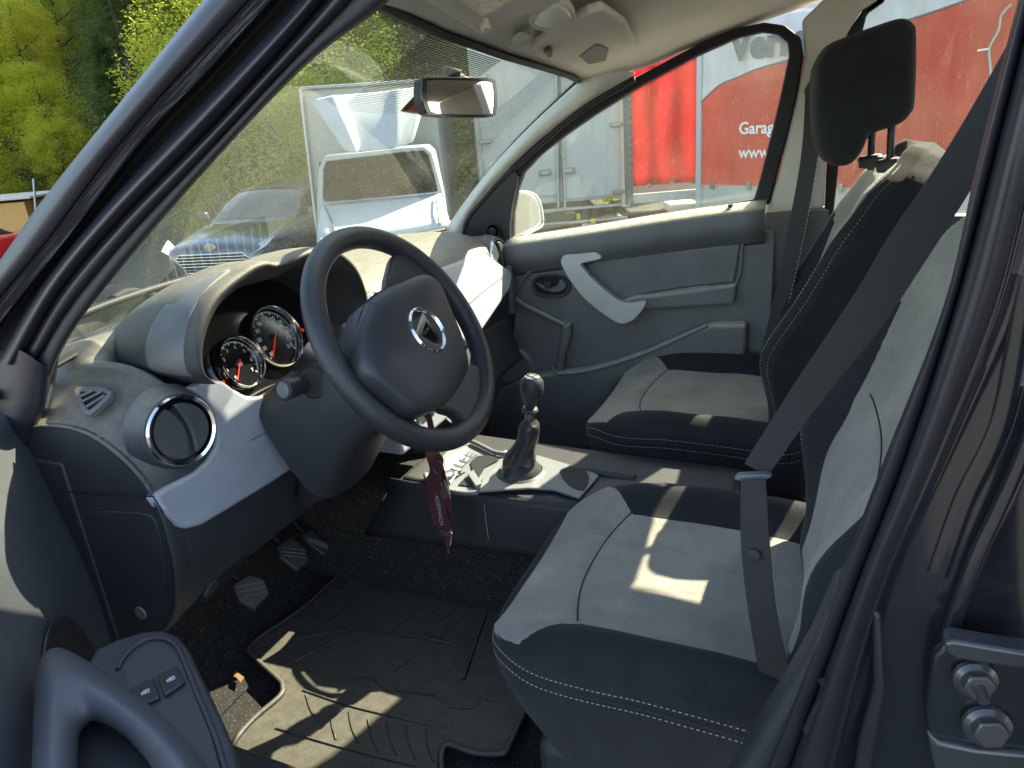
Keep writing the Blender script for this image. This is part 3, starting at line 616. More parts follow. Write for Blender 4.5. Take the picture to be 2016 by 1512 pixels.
tdir = GD
def ttext(name, s, px, py, size, m, bold=0, off=.06):
    o = TP(px, py, off); return text(name, s, o, tdir, UZ, size, m, None, .002, bold)
obs.append(ttext('lettering', 'Garage', 1454, 264, .235, 'white', .004)); obs.append(ttext('lettering', 'www.tog', 1454, 311, .235, 'white', .002)); obs.append(ttext('lettering', 'Verm', 1438, 119, .52, 'grey', .022))
obs.append(tube('rope', [TP(1992, 8, .06), TP(1972, 30, .07), TP(1966, 60, .06), TP(1948, 95, .07), TP(1950, 130, .06), TP(1952, 170, .06)], .014, 'tgrey', None, 6, n=20))
obs.append(tube('rope', [TP(1925, 100, .06), TP(1948, 96, .07)], .014, 'white', None, 6))
adopt(ot, *obs)

# ================================================================== THE CAR
car = empty('parked_car', (0, 0, 0), 'dark car seen through its open driver door, with grey and black cabin', 'car')
# windscreen plane helpers
def ws_b(x): return V((x, .69-.35*x*x, 1.055-.01*abs(x)))
WST = [(-.62, -.125, 1.535), (-.5, -.095, 1.525), (-.3, -.063, 1.511), (0, -.045, 1.487), (.3, -.022, 1.471), (.5, -.012, 1.457), (.62, .01, 1.444)]
def ws_t(x):
    for (a, ya, za), (b, yb, zb_) in zip(WST, WST[1:]):
        if x <= b or b == .62: t = (x-a)/(b-a); return V((x, ya+(yb-ya)*t, za+(zb_-za)*t))
HPN = V((0, .18, 1)).normalized()
def HP(px, py, off=0): return hit(px, py, V((0, -.05, 1.495))+HPN*off, HPN)

# --- windscreen
rows = []
for t in [0, .33, .66, 1]:
    rows.append([ws_b(.72*k).lerp(ws_t(.585*k), t)+V((0, .035, .03))*math.sin(t*3.14)*.5 for k in (-1, -.66, -.33, 0, .33, .66, 1)])
wsg = grid('windscreen', rows, 'glass', car, 5, 5)
def wsp(k, t, off=0):   # a point on the windscreen
    p = ws_b(.72*k).lerp(ws_t(.585*k), t)+V((0, .035, .03))*math.sin(t*3.14)*.5
    return p-V((0, .55, .8)).normalized()*off
edge = [wsp(k/10, 0, .003) for k in range(-10, 11)]+[wsp(1, t/10, .003) for t in range(1, 10)]+[wsp(k/10, 1, .003) for k in range(10, -11, -1)]+[wsp(-1, t/10, .003) for t in range(9, 0, -1)]
tube('windscreen_seal', edge, .011, 'black', wsg, 8, closed=True, flat=.6)
# printed dot band above the mirror
bm = bmesh.new()
for j in range(44):
    t = .985-j*.0052; w = .16+(.985-t)*.10; h = .00095*(1-j/60)
    for i in range(1):
        k0, k1 = -.33/.6, -.0/.6; n = 14
        for q in range(n):
            a, b = k0+(k1-k0)*q/n, k0+(k1-k0)*(q+1)/n
            tt = h*3.3; f = [wsp(a, t, .004), wsp(b, t, .004), wsp(b, t-tt*(.9), .004), wsp(a, t-tt*.9, .004)]
            bm.faces.new([bm.verts.new(p) for p in f])
o = bm_obj('dot_band', bm, 'band', wsg); o['kind'] = 'stuff'
# sticker hanging behind the mirror on the windscreen
sp_ = [(788, 218), (822, 180), (838, 176), (838, 224)]
def WS(px, py, off=.006): return hit(px, py, wsp(0, .5, off), V((0, -.58, -.81)).normalized().cross(V((1, 0, 0))).cross(V((1, 0, 0))))
wn_ = (ws_t(0)-ws_b(0)).cross(V((1, 0, 0))).normalized()
def WS(px, py, off=.006): return hit(px, py, wsp(0, .62, .004)-wn_*0, wn_)
stk = slab('motorway_sticker', [WS(788, 219), WS(824, 180), WS(840, 176), WS(842, 226)], wn_*.0006, 'amber', None, 0)
tag(stk, 'yellow and red toll stickers on the windscreen just behind the mirror', 'sticker')
for (a, b, c_, d) in [((800, 217), (822, 192), (838, 188), (826, 218)),]:
    q = slab('red_print', [WS(*p)+V((0, -.0012, -.0012)) for p in (a, b, c_, d)], wn_*.0004, 'red', stk, 0)
slab('white_print', [WS(*p)+V((0, -.0014, -.0014)) for p in ((790, 219), (800, 217), (842, 222), (842, 226))], wn_*.0004, 'white', stk, 0)
bpy.context.view_layer.update()

# --- roof skin and header lining
def rail(y):   # height of the right window top rail at depth y
    pts = [(.12, 1.36), (.02, 1.405), (-.105, 1.446), (-.33, 1.512), (-.5, 1.55), (-.8, 1.605), (-1.4, 1.62), (-2.2, 1.60)]
    for (a, za), (b, zb_) in zip(pts, pts[1:]):
        if y >= b: return za+(zb_-za)*(y-a)/(b-a)
    return 1.55
rows = []
for y, zc in [(None, 1.50), (-.17, 1.530), (-.3, 1.560), (-.5, 1.60), (-.8, 1.64), (-1.4, 1.65), (-2.2, 1.63)]:
    row = []
    for x in (-.66, -.6, -.45, -.22, 0, .22, .45, .56, .62):
        if y is None: p = ws_t(max(-.585, min(.585, x))); row.append(p if abs(x) < .59 else V((x, p.y, p.z-.01)))
        else:
            k = abs(x)/.62; row.append(V((x, y, zc-(zc-rail(y)-(.055 if x < 0 else 0))*k**3.2)))
    rows.append(row)
rl = grid('roof_lining', rows, 'lining', car, 3, 4, .004, out=-UZ)
rows2 = [[p+V((0, 0, .045 if i else .012)) for p in r] for i, r in enumerate(rows)]
grid('roof', rows2, 'paint', car, 3, 4, .003, out=UZ)
# sun visors, courtesy lamp, label
def HS(name, pts, m, par, th=.012, off=-.012, bev=.004, smooth=0): return slab(name, [HP(*p, off) for p in pts], HPN*th, m, par, bev, 3, smooth)
v1 = HS('sun_visor', [(690, -60), (760, -28), (828, 2), (900, 43), (944, 69), (956, 69), (972, 56), (1010, 40), (1108, 2), (1180, -40), (1000, -120)], 'lining', rl, .016, -.018, .006)
HS('visor_label', [(903, 0), (950, 33), (1005, 2), (985, -25), (930, -30)], 'foil', rl, .001, -.0205, 0)
HS('visor_clip', [(948, 66), (953, 56), (962, 53), (968, 58), (964, 66), (956, 70)], 'lining', rl, .02, -.03, .003)
HS('lamp_bezel', [(1043, 45), (1062, 20), (1098, 6), (1124, 16), (1135, 38), (1120, 57), (1092, 68), (1052, 58)], 'lining', rl, .014, -.016, .004, 3)
HS('lamp_lens', [(1052, 45), (1068, 26), (1098, 14), (1118, 22), (1126, 38), (1114, 51), (1092, 59), (1058, 53)], 'lens', rl, .008, -.020, .003, 3)
HS('visor_badge', [(1008, 82), (1020, 72), (1040, 68), (1044, 73), (1036, 82), (1016, 88)], 'lining', rl, .006, -.008, .002, 3)
v2 = HS('sun_visor', [(1050, 104), (1054, 92), (1070, 80), (1110, 54), (1158, 29), (1190, 20), (1235, 50), (1256, 92), (1250, 108), (1235, 122), (1200, 141), (1160, 139), (1110, 127), (1064, 116)], 'lining', rl, .016, -.018, .006)
HS('visor_label', [(1142, 112), (1172, 88), (1198, 96), (1192, 124), (1160, 128)], 'grey', rl, .001, -.0205, 0)
HS('visor_clip', [(1072, 106), (1080, 100), (1088, 104), (1088, 112), (1078, 114)], 'dark', rl, .02, -.028, .003)

# --- far windscreen pillar, light grey, and the far side of the body
L_ = [wsp(.97, t, .006) for t in (0, .25, .5, .75, 1.0)]
Rr = [SP(912, 470), SP(930, 425), SP(968, 374), SP(1060, 285), SP(1182, 192)]
rows = [[a, a.lerp(b, .5)+V((-.020, -.006, 0)), b] for a, b in zip(L_, Rr)]
rows.append([ws_t(.60), SP(1190, 130)+V((-.03, 0, 0)), SP(1250, 145)])
fp = grid('far_pillar_trim', rows, 'pillar', car, 5, 5, .004, out=(-1, -1, 0))

# --- passenger door: window frame, glass, panel
gl_ = [(1008, 468), (1009, 420), (1018, 372), (1030, 340), (1062, 306), (1105, 272), (1171, 226), (1250, 176), (1373, 110), (1452, 75), (1500, 64), (1530, 68), (1550, 84), (1553, 110), (1535, 195), (1514, 280), (1498, 345), (1484, 393), (1330, 417), (1170, 443)]
ou_ = [(985, 492), (986, 420), (990, 366), (1004, 328), (1045, 288), (1096, 248), (1164, 204), (1244, 156), (1368, 90), (1450, 55), (1504, 44), (1545, 50), (1576, 74), (1582, 112), (1566, 200), (1545, 285), (1528, 350), (1516, 402), (1330, 430), (1170, 458)]
pd = ring_slab('passenger_door', [SP(*p, -.012) for p in ou_], [SP(*p, -.004) for p in gl_], (.03, 0, 0), 'black', car, .004)
slab('window_glass', [SP(*p, .012) for p in ou_], (.004, 0, 0), 'sglass', pd, 0)
slab('mirror_cover', [SP(*p, -.022) for p in [(914, 462), (925, 432), (948, 402), (978, 368), (1010, 336), (1019, 350), (1008, 400), (1003, 440), (1003, 490), (960, 478)]], (.02, 0, 0), 'dark', pd, .004)
lathe('adjuster_knob', [(.0, .012), (.012, .010), (.014, 0), (.018, .0), (.02, .004), (.024, 0)], SP(971, 455, -.03), (-1, 0, 0), 'black', pd, 24)
tube('cover_seal', [SP(*p, -.016) for p in [(912, 470), (922, 434), (946, 402), (978, 366), (1012, 332), (1060, 288), (1120, 236), (1180, 195), (1250, 155)]], .0085, 'black', pd, 8, n=30)
# sill ledge with its lit top, then the moulded panel
XD = .695
def XP(px, py, off=0): return X(px, py, XD-off)
lower = [(1000, 470), (1170, 444), (1330, 418), (1510, 393)]
sw_ = []
for (x, y) in lower:
    p = SP(x, y, -.012); sw_.append([p+V((.004, 0, .001)), p+V((-.010, 0, -.001)), p+V((-.034, 0, -.010)), p+V((-.046, 0, -.024)), p+V((-.040, 0, -.07)), V((XD, p.y, p.z-.12))])
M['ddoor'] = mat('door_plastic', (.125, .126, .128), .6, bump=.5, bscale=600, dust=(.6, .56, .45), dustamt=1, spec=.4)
grid('door_sill', [list(r) for r in sw_], 'ddoor', pd, 5, 5, .004, out=(-1, 0, .2))
pan = [V((XD, .50, .30)), V((XD, .50, .93)), V((XD, .28, .945)), V((XD, -.1, .985)), V((XD, -.44, 1.03)), V((XD, -.50, 1.03)), V((XD, -.50, .30))]
slab('door_panel', pan, (.035, 0, 0), 'ddoor', pd, .004)
slab('upper_inset', [XP(*p, .010) for p in [(1186, 512), (1240, 502), (1350, 492), (1458, 478), (1446, 556), (1350, 566), (1262, 580), (1236, 598), (1208, 592), (1172, 556), (1152, 524)]], (.012, 0, 0), 'ddoor', pd, .006)
tube('panel_crease', [XP(*p, .004) for p in [(1010, 600), (1018, 570), (1050, 530), (1110, 500), (1180, 486), (1300, 478), (1470, 462)]], .006, 'ddoor', pd, 8, n=30)
tube('panel_crease', [XP(*p, .004) for p in [(1262, 584), (1300, 578), (1380, 566), (1448, 560), (1462, 480)]], .005, 'ddoor', pd, 8, n=30)
slab('armrest_ridge', [XP(*p, .03) for p in [(1222, 594), (1250, 584), (1300, 580), (1450, 560), (1446, 600), (1272, 612), (1260, 622)]], (.04, 0, 0), 'ddoor', pd, .01, 4)
slab('pull_handle', [XP(*p, .046) for p in [(1184, 509), (1170, 495), (1148, 491), (1119, 497), (1105, 510), (1107, 526), (1124, 555), (1148, 586), (1178, 612), (1208, 632), (1226, 638), (1248, 629), (1266, 608), (1271, 593), (1240, 597), (1217, 591), (1193, 573), (1166, 549), (1149, 529), (1145, 519)]], (.026, 0, 0), 'handle', pd, .009, 6, 3)
rg = [(1046, 562), (1052, 548), (1068, 542), (1096, 541), (1116, 549), (1123, 564), (1118, 579), (1102, 586), (1076, 587), (1054, 580)]
rin = [(1053, 562), (1058, 552), (1070, 548), (1096, 547), (1110, 553), (1116, 565), (1112, 575), (1100, 580), (1078, 581), (1060, 576)]
ring_slab('handle_bezel', [XP(*p, .008) for p in rg], [XP(*p, .006) for p in rin], (.012, 0, 0), 'dark', pd, .002, 3)
slab('handle_recess', [XP(*p, .001) for p in rin], (.0015, 0, 0), 'black', pd, 0, smooth=3)
slab('release_lever', [XP(*p, .009) for p in [(1054, 556), (1066, 568), (1090, 576), (1108, 572), (1114, 562), (1108, 552), (1100, 552), (1098, 562), (1084, 566), (1066, 560)]], (.006, 0, 0), 'grey', pd, .002, 3, 2)
lathe('lever_boss', [(0, .012), (.012, .010), (.014, 0)], XP(1080, 560, .003), (-1, 0, 0), 'dark', pd, 20)
tube('pocket_lip', [XP(*p, .010) for p in [(1016, 588), (1030, 600), (1060, 615), (1090, 630), (1112, 640), (1120, 634)]], .009, 'ddoor', pd, 8, n=20)
lathe('small_stud', [(0, .003), (.004, .002), (.005, 0)], XP(1050, 604, .004), (-1, 0, 0), 'steel', pd, 12)
# map pocket
lp_ = [(1098, 660), (1106, 640), (1122, 636), (1122, 660)]
slab('map_pocket', [XP(*p, .055) for p in [(965, 812), (985, 765), (1040, 742), (1100, 735), (1150, 730), (1210, 715), (1270, 694), (1340, 664), (1400, 640), (1470, 640), (1460, 860), (965, 900)]], (.055, 0, 0), 'ddoor', pd, .012, 4)
slab('pocket_wall', [XP(*p, .03) for p in [(1092, 740), (1098, 690), (1106, 645), (1122, 637), (1124, 660), (1112, 700), (1108, 738)]], (.03, 0, 0), 'ddoor', pd, .008, 3)
tube('pocket_rim', [XP(*p, .055) for p in [(1085, 722), (1100, 736), (1150, 732), (1210, 717), (1270, 696), (1340, 665), (1392, 641)]], .005, 'ddoor', pd, 8, n=30)
lathe('speaker', [(0, .006), (.05, .007), (.062, .012), (.07, .006), (.072, 0)], XP(1012, 722, .0), (-1, 0, 0), 'ddoor', pd, 36)
tube('lock_pin', [SP(1438, 420, -.03), SP(1438, 402, -.03)], .0065, 'black', pd, 10); lathe('lock_pin_base', [(.014, 0), (.012, .006), (0, .008)], SP(1437, 415, -.035), UZ, 'black', pd, 16)
slab('door_skin', [V((.765, .62, .15)), V((.765, -.6, .15)), V((.765, -.6, 1.02)), V((.765, .62, .93))], (.03, 0, 0), 'paint', car, .01)

# --- wing mirror outside the passenger window
MX = .86
mo = [(1002, 452), (1004, 396), (1010, 384), (1030, 377), (1050, 382), (1062, 396), (1068, 420), (1068, 442), (1052, 454), (1014, 470)]
mi_ = [(1008, 450), (1009, 398), (1014, 388), (1030, 383), (1046, 388), (1056, 400), (1061, 420), (1061, 438), (1048, 447), (1014, 462)]
mn = (CAM-V((MX, .36, 1.05))).normalized()*.3+V((0, -1, 0)); mn.normalize()
def MP(px, py, off=0): return hit(px, py, V((MX, .34, 1.08))+mn*off, mn)
wm = slab('wing_mirror', [MP(*p) for p in mo], -mn*.10, 'boxw', car, .012, 4, 2)
slab('mirror_glass', [MP(*p, .003) for p in mi_], -mn*.002, 'mirror', wm, 0, smooth=2)
tube('mirror_rim', [MP(*p, .002) for p in mo], .004, 'twhite', wm, 8, closed=True, n=50)

# --- far middle pillar, its belt and rear window surround
bp = slab('far_middle_pillar', [SP(*p, -.006) for p in [(1578, 40), (1640, -20), (1760, -60), (1731, 0), (1694, 21), (1675, 52), (1666, 71), (1654, 101), (1640, 135), (1630, 250), (1622, 410), (1505, 420), (1530, 350), (1566, 200), (1584, 112)]], (.05, 0, 0), 'lining', car, .008)
slab('lower_trim', [SP(*p, -.003) for p in [(1508, 416), (1636, 410), (1600, 640), (1560, 900), (1430, 900), (1462, 640), (1500, 440)]], (.05, 0, 0), 'ddoor', bp, .008)
slab('belt_guide', [SP(*p, -.04) for p in [(1582, 178), (1597, 153), (1628, 135), (1641, 146), (1636, 189), (1600, 196), (1585, 192)]], (.035, 0, 0), 'dark', bp, .006, 3)
slab('rear_door_frame', [SP(*p, -.001) for p in [(1750, -80), (1735, 0), (1698, 21), (1676, 52), (1666, 71), (1648, 110), (1632, 240), (1622, 430), (1640, 430), (1660, 250), (1672, 180), (1697, 68), (1706, 31), (1718, 14), (1742, -4), (1785, -80)]], (.04, 0, 0), 'black', bp, .006)
slab('rear_window_glass', [SP(*p, .02) for p in [(1640, 420), (1670, 100), (1760, -60), (2120, -80), (2200, 420)]], (.004, 0, 0), 'sglass', bp, 0)
slab('rear_door_panel', [SP(*p, .0) for p in [(1600, 420), (2200, 430), (2200, 900), (1500, 900)]], (.04, 0, 0), 'ddoor', bp, .005)
def ribbon(name, a, b, m, parent, thick=.0015, n=30, out=(-1, 0, 0)):
    a, b = spl(a, n), spl(b, n); rows = [[p, p.lerp(q, .5), q] for p, q in zip(a, b)]
    vs = [p for r in rows for p in r]; fs = []
    for i in range(len(rows)-1):
        for j in range(2): fs.append((i*3+j, i*3+j+1, (i+1)*3+j+1, (i+1)*3+j))
    o = me_obj(name, vs, fs, m, parent, smooth=False); s = o.modifiers.new('s', 'SOLIDIFY'); s.thickness = thick; s.offset = 0; return o
pb = ribbon('passenger_seat_belt', [X(*p, .615) for p in [(1586, 180), (1578, 300), (1556, 430), (1530, 560), (1492, 720), (1455, 870)]], [X(*p, .60) for p in [(1624, 190), (1612, 300), (1590, 430), (1562, 560), (1520, 720), (1494, 870)]], 'belt', car)
dashes('belt_edge', [X(*p, .595) for p in [(1612, 300), (1590, 430), (1562, 560), (1536, 660)]], 'stitch', pb, .006, .004, .0012)
slab('belt_tongue', [X(*p, .2) for p in [(1438, 870), (1452, 868), (1474, 880), (1474, 892), (1440, 890)]], (.01, 0, 0), 'steel', pb, .003)
slab('buckle', [X(*p, .19) for p in [(1456, 892), (1470, 892), (1468, 930), (1458, 930)]], (.02, 0, 0), 'red', pb, .003)

# --- rear view mirror
mvn = V((-.55, -.80, -.10)).normalized()
mvn = V((-.36, -.93, .04)).normalized()
def RM(px, py, off=0): return hit(px, py, V((.05, -.06, 1.425))+mvn*off, mvn)
rmo = [(832, 160), (840, 152), (905, 152), (968, 155), (976, 163), (979, 190), (977, 222), (968, 230), (905, 230), (850, 227), (838, 218), (832, 195)]
rmi = [(841, 164), (847, 158), (905, 158), (963, 161), (970, 168), (973, 190), (971, 218), (963, 225), (905, 225), (856, 222), (846, 214), (841, 195)]
rm = slab('rear_view_mirror', [RM(*p) for p in rmo], -mvn*.028, 'dark', car, .006, 4, 2)
slab('mirror_glass', [RM(*p, .002) for p in rmi], -mvn*.003, 'mirror', rm, 0, smooth=2)
ring_slab('mirror_bezel', [RM(*p, .003) for p in rmo], [RM(*p, .003) for p in rmi], -mvn*.006, 'gloss', rm, .001, 2)
tube('mirror_arm', [RM(905, 150, -.02), RM(890, 140, -.03)+V((0, .01, .0)), wsp(.02, .90, .01)], [.012, .008], 'dark', rm, 10, n=6)
box('mirror_mount', wsp(.02, .90, .006), (.035, .04, .012), 'dark', rm, .003, rot=Matrix.Rotation(R(35), 3, 'X'))

# --- dashboard
MIDS = [(.62, 1.050), (.52, 1.056), (.43, 1.055), (.36, 1.040), (.312, 1.008), (.290, .955), (.285, .89), (.292, .80), (.312, .70), (.355, .615), (.44, .56), (.56, .52)]
ENDS = [(.66, .93), (.56, .958), (.47, .970), (.40, .962), (.342, .93), (.305, .89), (.288, .845), (.284, .80), (.292, .72), (.325, .635), (.40, .56), (.52, .50)]
def sect(x):
    k = sm(.58, .72, abs(x)); out = []
    for a, b in zip(MIDS, ENDS): out.append(V((x, a[0]+(b[0]-a[0])*k, a[1]+(b[1]-a[1])*k)))
    dip = sm(-.615, -.575, x)*sm(-.17, -.21, x)
    for i, zz in ((2, .915), (3, .915), (4, .925), (5, .915), (6, .875)): out[i].z += (zz-out[i].z)*dip if zz < out[i].z else 0
    if x > -.13:   # lower edge of the passenger side sits a little higher
        for i in (9, 10, 11): out[i].z += .05*sm(-.13, .1, x)
    return out
dsh = grid('dashboard', [sect(x) for x in (-.725, -.71, -.68, -.64, -.615, -.58, -.565, -.45, -.30, -.22, -.205, -.17, -.14, 0, .25, .45, .58, .64, .69)], 'dash', car, 5, 3, .004, out=(0, -1, .5))
cap = [V((-.722, p.y, p.z)) for p in spl(sect(-.725), 40)]+[V((-.722, .80, .50)), V((-.722, .80, .93))]
slab('end_cover', cap, (.03, 0, 0), 'dark', dsh, .003)
slab('fuse_box_lid', [X(*p, -.7235) for p in [(170, 1018), (182, 1008), (235, 1008), (285, 1012), (306, 1028), (318, 1080), (322, 1150), (312, 1200), (296, 1226), (278, 1216), (225, 1110)]], (.004, 0, 0), 'dark', dsh, .003, 3, 2)
lathe('lid_button', [(0, .004), (.012, .003), (.013, 0)], X(278, 1206, -.726), (-1, 0, 0), 'grey', dsh, 20)
tube('cover_joint', [X(*p, -.724) for p in [(120, 968), (200, 972), (305, 978)]], .0015, 'black', dsh, 6)
slab('release_recess_shade', [Y(*p, .347) for p in [(396, 1178), (404, 1148), (416, 1130), (440, 1104), (464, 1082), (490, 1075), (488, 1092), (473, 1117), (433, 1161), (407, 1183)]], (0, .01, 0), 'black', dsh, .001, 2, 2)  # black slab stands in for the shade inside the release recess
slab('release_lever', [Y(*p, .338) for p in [(402, 1176), (414, 1150), (426, 1140), (434, 1146), (424, 1164), (410, 1178)]], (0, .02, 0), 'dark', dsh, .004, 3)
tube('panel_joint', [Y(*p, .283) for p in [(300, 976), (322, 1010)]], .001, 'black', dsh, 6)
# round air vents: ring, barrel, two fins
def vent(c, ax, r, par, turn=0):
    c = V(c); ax = V(ax).normalized()
    lathe('vent_collar', [(r*1.30, -.035), (r*1.16, -.012), (r*1.07, .003), (r*1.02, .004)], c, ax, 'dash', par, 48, caps=False)
    lathe('vent_ring', [(r*1.03, .0), (r*1.03, .006), (r*.98, .010), (r*.90, .008), (r*.88, .0)], c, ax, 'chrome', par, 56, caps=False)
    lathe('vent_bowl', [(r*.9, .004), (r*.85, -.012), (r*.5, -.03), (0, -.032)], c, ax, 'black', par, 40, caps=False)
    u, v = frame_of(ax); u2 = u*math.cos(turn)+v*math.sin(turn); v2 = ax.cross(u2)
    for s0_, s1_, hh in ((-1, .0, .004), (.06, 1, .009)):
        pts = []; n = 18; rr_ = r*.80
        for i in range(n+1):     # left chord arc then outer circle
            t = -1+2*i/n; cx = (-.18+.30*(1-t*t)) if s0_ < 0 else (.0+.30*(1-t*t)*.6)
            pts.append((cx*rr_*1.0, t*rr_*.97))
        if s0_ < 0:
            oc = [(-rr_*math.cos(a), rr_*math.sin(a)) for a in [R(80-160*i/14) for i in range(15)]]
            pl = [(x-.02*rr_, y) for x, y in pts]+oc
        else:
            oc = [(rr_*math.cos(a), rr_*math.sin(a)) for a in [R(80-160*i/14) for i in range(15)]]
            pl = [(x+.08*rr_, y) for x, y in pts]+oc
        slab('vent_flap', [c+u2*x+v2*y+ax*hh for x, y in pl], -ax*.012, 'flap', par, .003, 3)
vent(Y(355, 847, .290), (-.22, -1, .10), .0565, dsh, R(8))
vent((.625, .300, .975), (-.05, -1, .1), .052, dsh, R(8))
for x in (-.075, .155): vent((x, .288, .985), (0, -1, .1), .045, dsh, R(8))
lathe('vent_pod', [(.066, -.12), (.064, -.02), (.058, .0)], (.625, .30, .975), (-.05, -1, .1), 'dash', dsh, 40, caps=False)
# triangular demister outlet on the dash top
def DTp(px, py, off=0):
    n_ = V((-.55, -.12, .83)).normalized(); return hit(px, py, V((-.675, .42, 1.005))+n_*off, n_)
tn = V((-.55, -.12, .83)).normalized()
ring_slab('demister_frame', [DTp(*p, .008) for p in [(144, 768), (150, 761), (200, 762), (219, 770), (218, 778), (196, 800), (176, 816), (164, 812), (155, 795)]], [DTp(*p, .008) for p in [(155, 772), (158, 769), (196, 770), (208, 773), (208, 777), (190, 795), (176, 806), (170, 803), (162, 790)]], -tn*.012, 'grey', dsh, .002)
slab('demister_hole', [DTp(*p, .004) for p in [(155, 771), (158, 768), (196, 769), (209, 772), (209, 777), (190, 796), (176, 807), (169, 804), (161, 790)]], -tn*.002, 'black', dsh, 0)
for a, b in (((158, 780), (182, 769)), ((163, 790), (200, 771)), ((170, 801), (206, 778))): tube('demister_slat', [DTp(*a, .009), DTp(*b, .009)], .0022, 'grey', dsh, 6)
# defroster grille running under the windscreen
for i in range(19):
    x = -.48+i*.029; box('defroster_slat', (x, .600-.30*x*x, 1.060), (.004, .05, .012), 'dash', dsh, 0)
box('defroster_slot', (-.19, .590, 1.0545), (.48, .04, .004), 'black', dsh, 0)
# ash coloured trims
tr_pts = [(380, 764), (416, 745), (441, 750), (460, 765), (486, 779), (510, 782), (535, 779), (546, 790), (562, 806), (575, 825), (590, 868), (598, 895), (592, 914), (530, 955), (460, 998), (400, 1034), (370, 1042), (352, 1038), (330, 1015), (308, 984), (308, 975), (330, 960), (384, 931), (410, 908), (426, 880), (429, 850), (422, 820), (405, 790)]
tp_n = V((-.06, -1, .10)).normalized()
def TPn(px, py, off=0): return hit(px, py, V((-.5, .270, .88))+tp_n*off, tp_n)
slab('instrument_side_trim', [TPn(*p) for p in tr_pts], -tp_n*.03, 'trim', dsh, .010, 5)
tube('trim_scratch', [TPn(492, 868, .0005), TPn(556, 836, .0005)], .0006, 'black', dsh, 4)
gpn = V((0, -1, .42)).normalized()
def GP(px, py, off=0): return hit(px, py, V((.45, .262, .93))+gpn*off, gpn)
gp_ = [(850, 534), (880, 522), (917, 508), (945, 497), (960, 500), (990, 522), (1005, 530), (1011, 542), (1006, 568), (975, 614), (944, 660), (925, 680), (870, 640), (850, 600)]
slab('glovebox_trim', [GP(*p) for p in gp_], -gpn*.05, 'trim', dsh, .012, 5)
tube('glovebox_joint', [GP(922, 600, .001), GP(955, 572, .001), GP(989, 546, .001)], .0012, 'black', dsh, 6)
slab('glovebox_latch', [GP(*p, .001) for p in [(986, 545), (990, 542), (993, 548), (989, 553)]], -gpn*.002, 'grey', dsh, .0005)
box('glovebox_lid', (.42, .30, .70), (.46, .06, .16), 'dash', dsh, .015, rot=Matrix.Rotation(R(-18), 3, 'X'))
box('side_cheek', (.665, .31, .86), (.03, .08, .16), 'grey', dsh, .01)
# centre stack
cs = slab('centre_stack', [V((-.13, .27, 1.0)), V((.19, .27, 1.0)), V((.17, .262, .80)), V((.14, .25, .64)), V((-.10, .25, .64)), V((-.12, .262, .80))], (0, .12, 0), 'trim', dsh, .012, 4)
slab('radio', [V((-.06, .262, .90)), V((.12, .262, .90)), V((.12, .258, .83)), V((-.06, .258, .83))], (0, .02, 0), 'gloss', dsh, .003)
for x in (-.03, .03, .09): lathe('heater_knob', [(.022, 0), (.02, .014), (.016, .018), (0, .018)], (x, .256, .755), (0, -1, .1), 'dark', dsh, 24)
for k in range(5): box('switch', (-.045+k*.037, .25, .70), (.028, .012, .018), 'steel' if k % 2 else 'dark', dsh, .003)

# instrument hood
def arch(y, dz, k, z0=1.0):
    pts = [(-.615, 1.022), (-.632, 1.05), (-.618, 1.10), (-.570, 1.150), (-.49, 1.176), (-.445, 1.180), (-.405, 1.170), (-.33, 1.176), (-.25, 1.165), (-.19, 1.12), (-.165, 1.06), (-.17, 1.01)]
    cx, cz = -.39, 1.0
    return [V((cx+(x-cx)*k, y, cz+(z-cz)*k+dz)) for x, z in pts]
rows = [arch(.56, -.02, .62), arch(.46, -.012, .82), arch(.34, 0, .96), arch(.255, 0, 1.0), arch(.236, -.002, .985), arch(.24, -.006, .945), arch(.262, -.012, .90), arch(.34, -.02, .84), arch(.40, -.03, .80)]
M['hood'] = mat('hood_plastic', (.022, .023, .027), .6, bump=.5, bscale=700, dust=DUST, dustamt=.35)
grid('instrument_hood', rows, 'hood', dsh, 5, 4)
rows = []
for y0, wd, ti in ((.262, .10, .3), (.262, .10, 1.0), (.262, .095, 1.8), (.262, .08, 2.6), (.262, .055, 3.3), (.264, .012, 3.9)):
    row = []
    for q in (0, .3, .65, 1):
        y = y0+wd*q; a_ = arch(y, 0, 1-.04*sm(.25, .34, y)-.14*sm(.34, .46, y)); p = cr(a_, ti); c0 = V((-.39, y, 1.0)); row.append(p+(p-c0).normalized()*(.004 if 0 < q < 1 else .001))
    rows.append(row)
grid('hood_side_trim', rows, 'grey', dsh, 4, 4, .003, out=(-1, 0, .3))
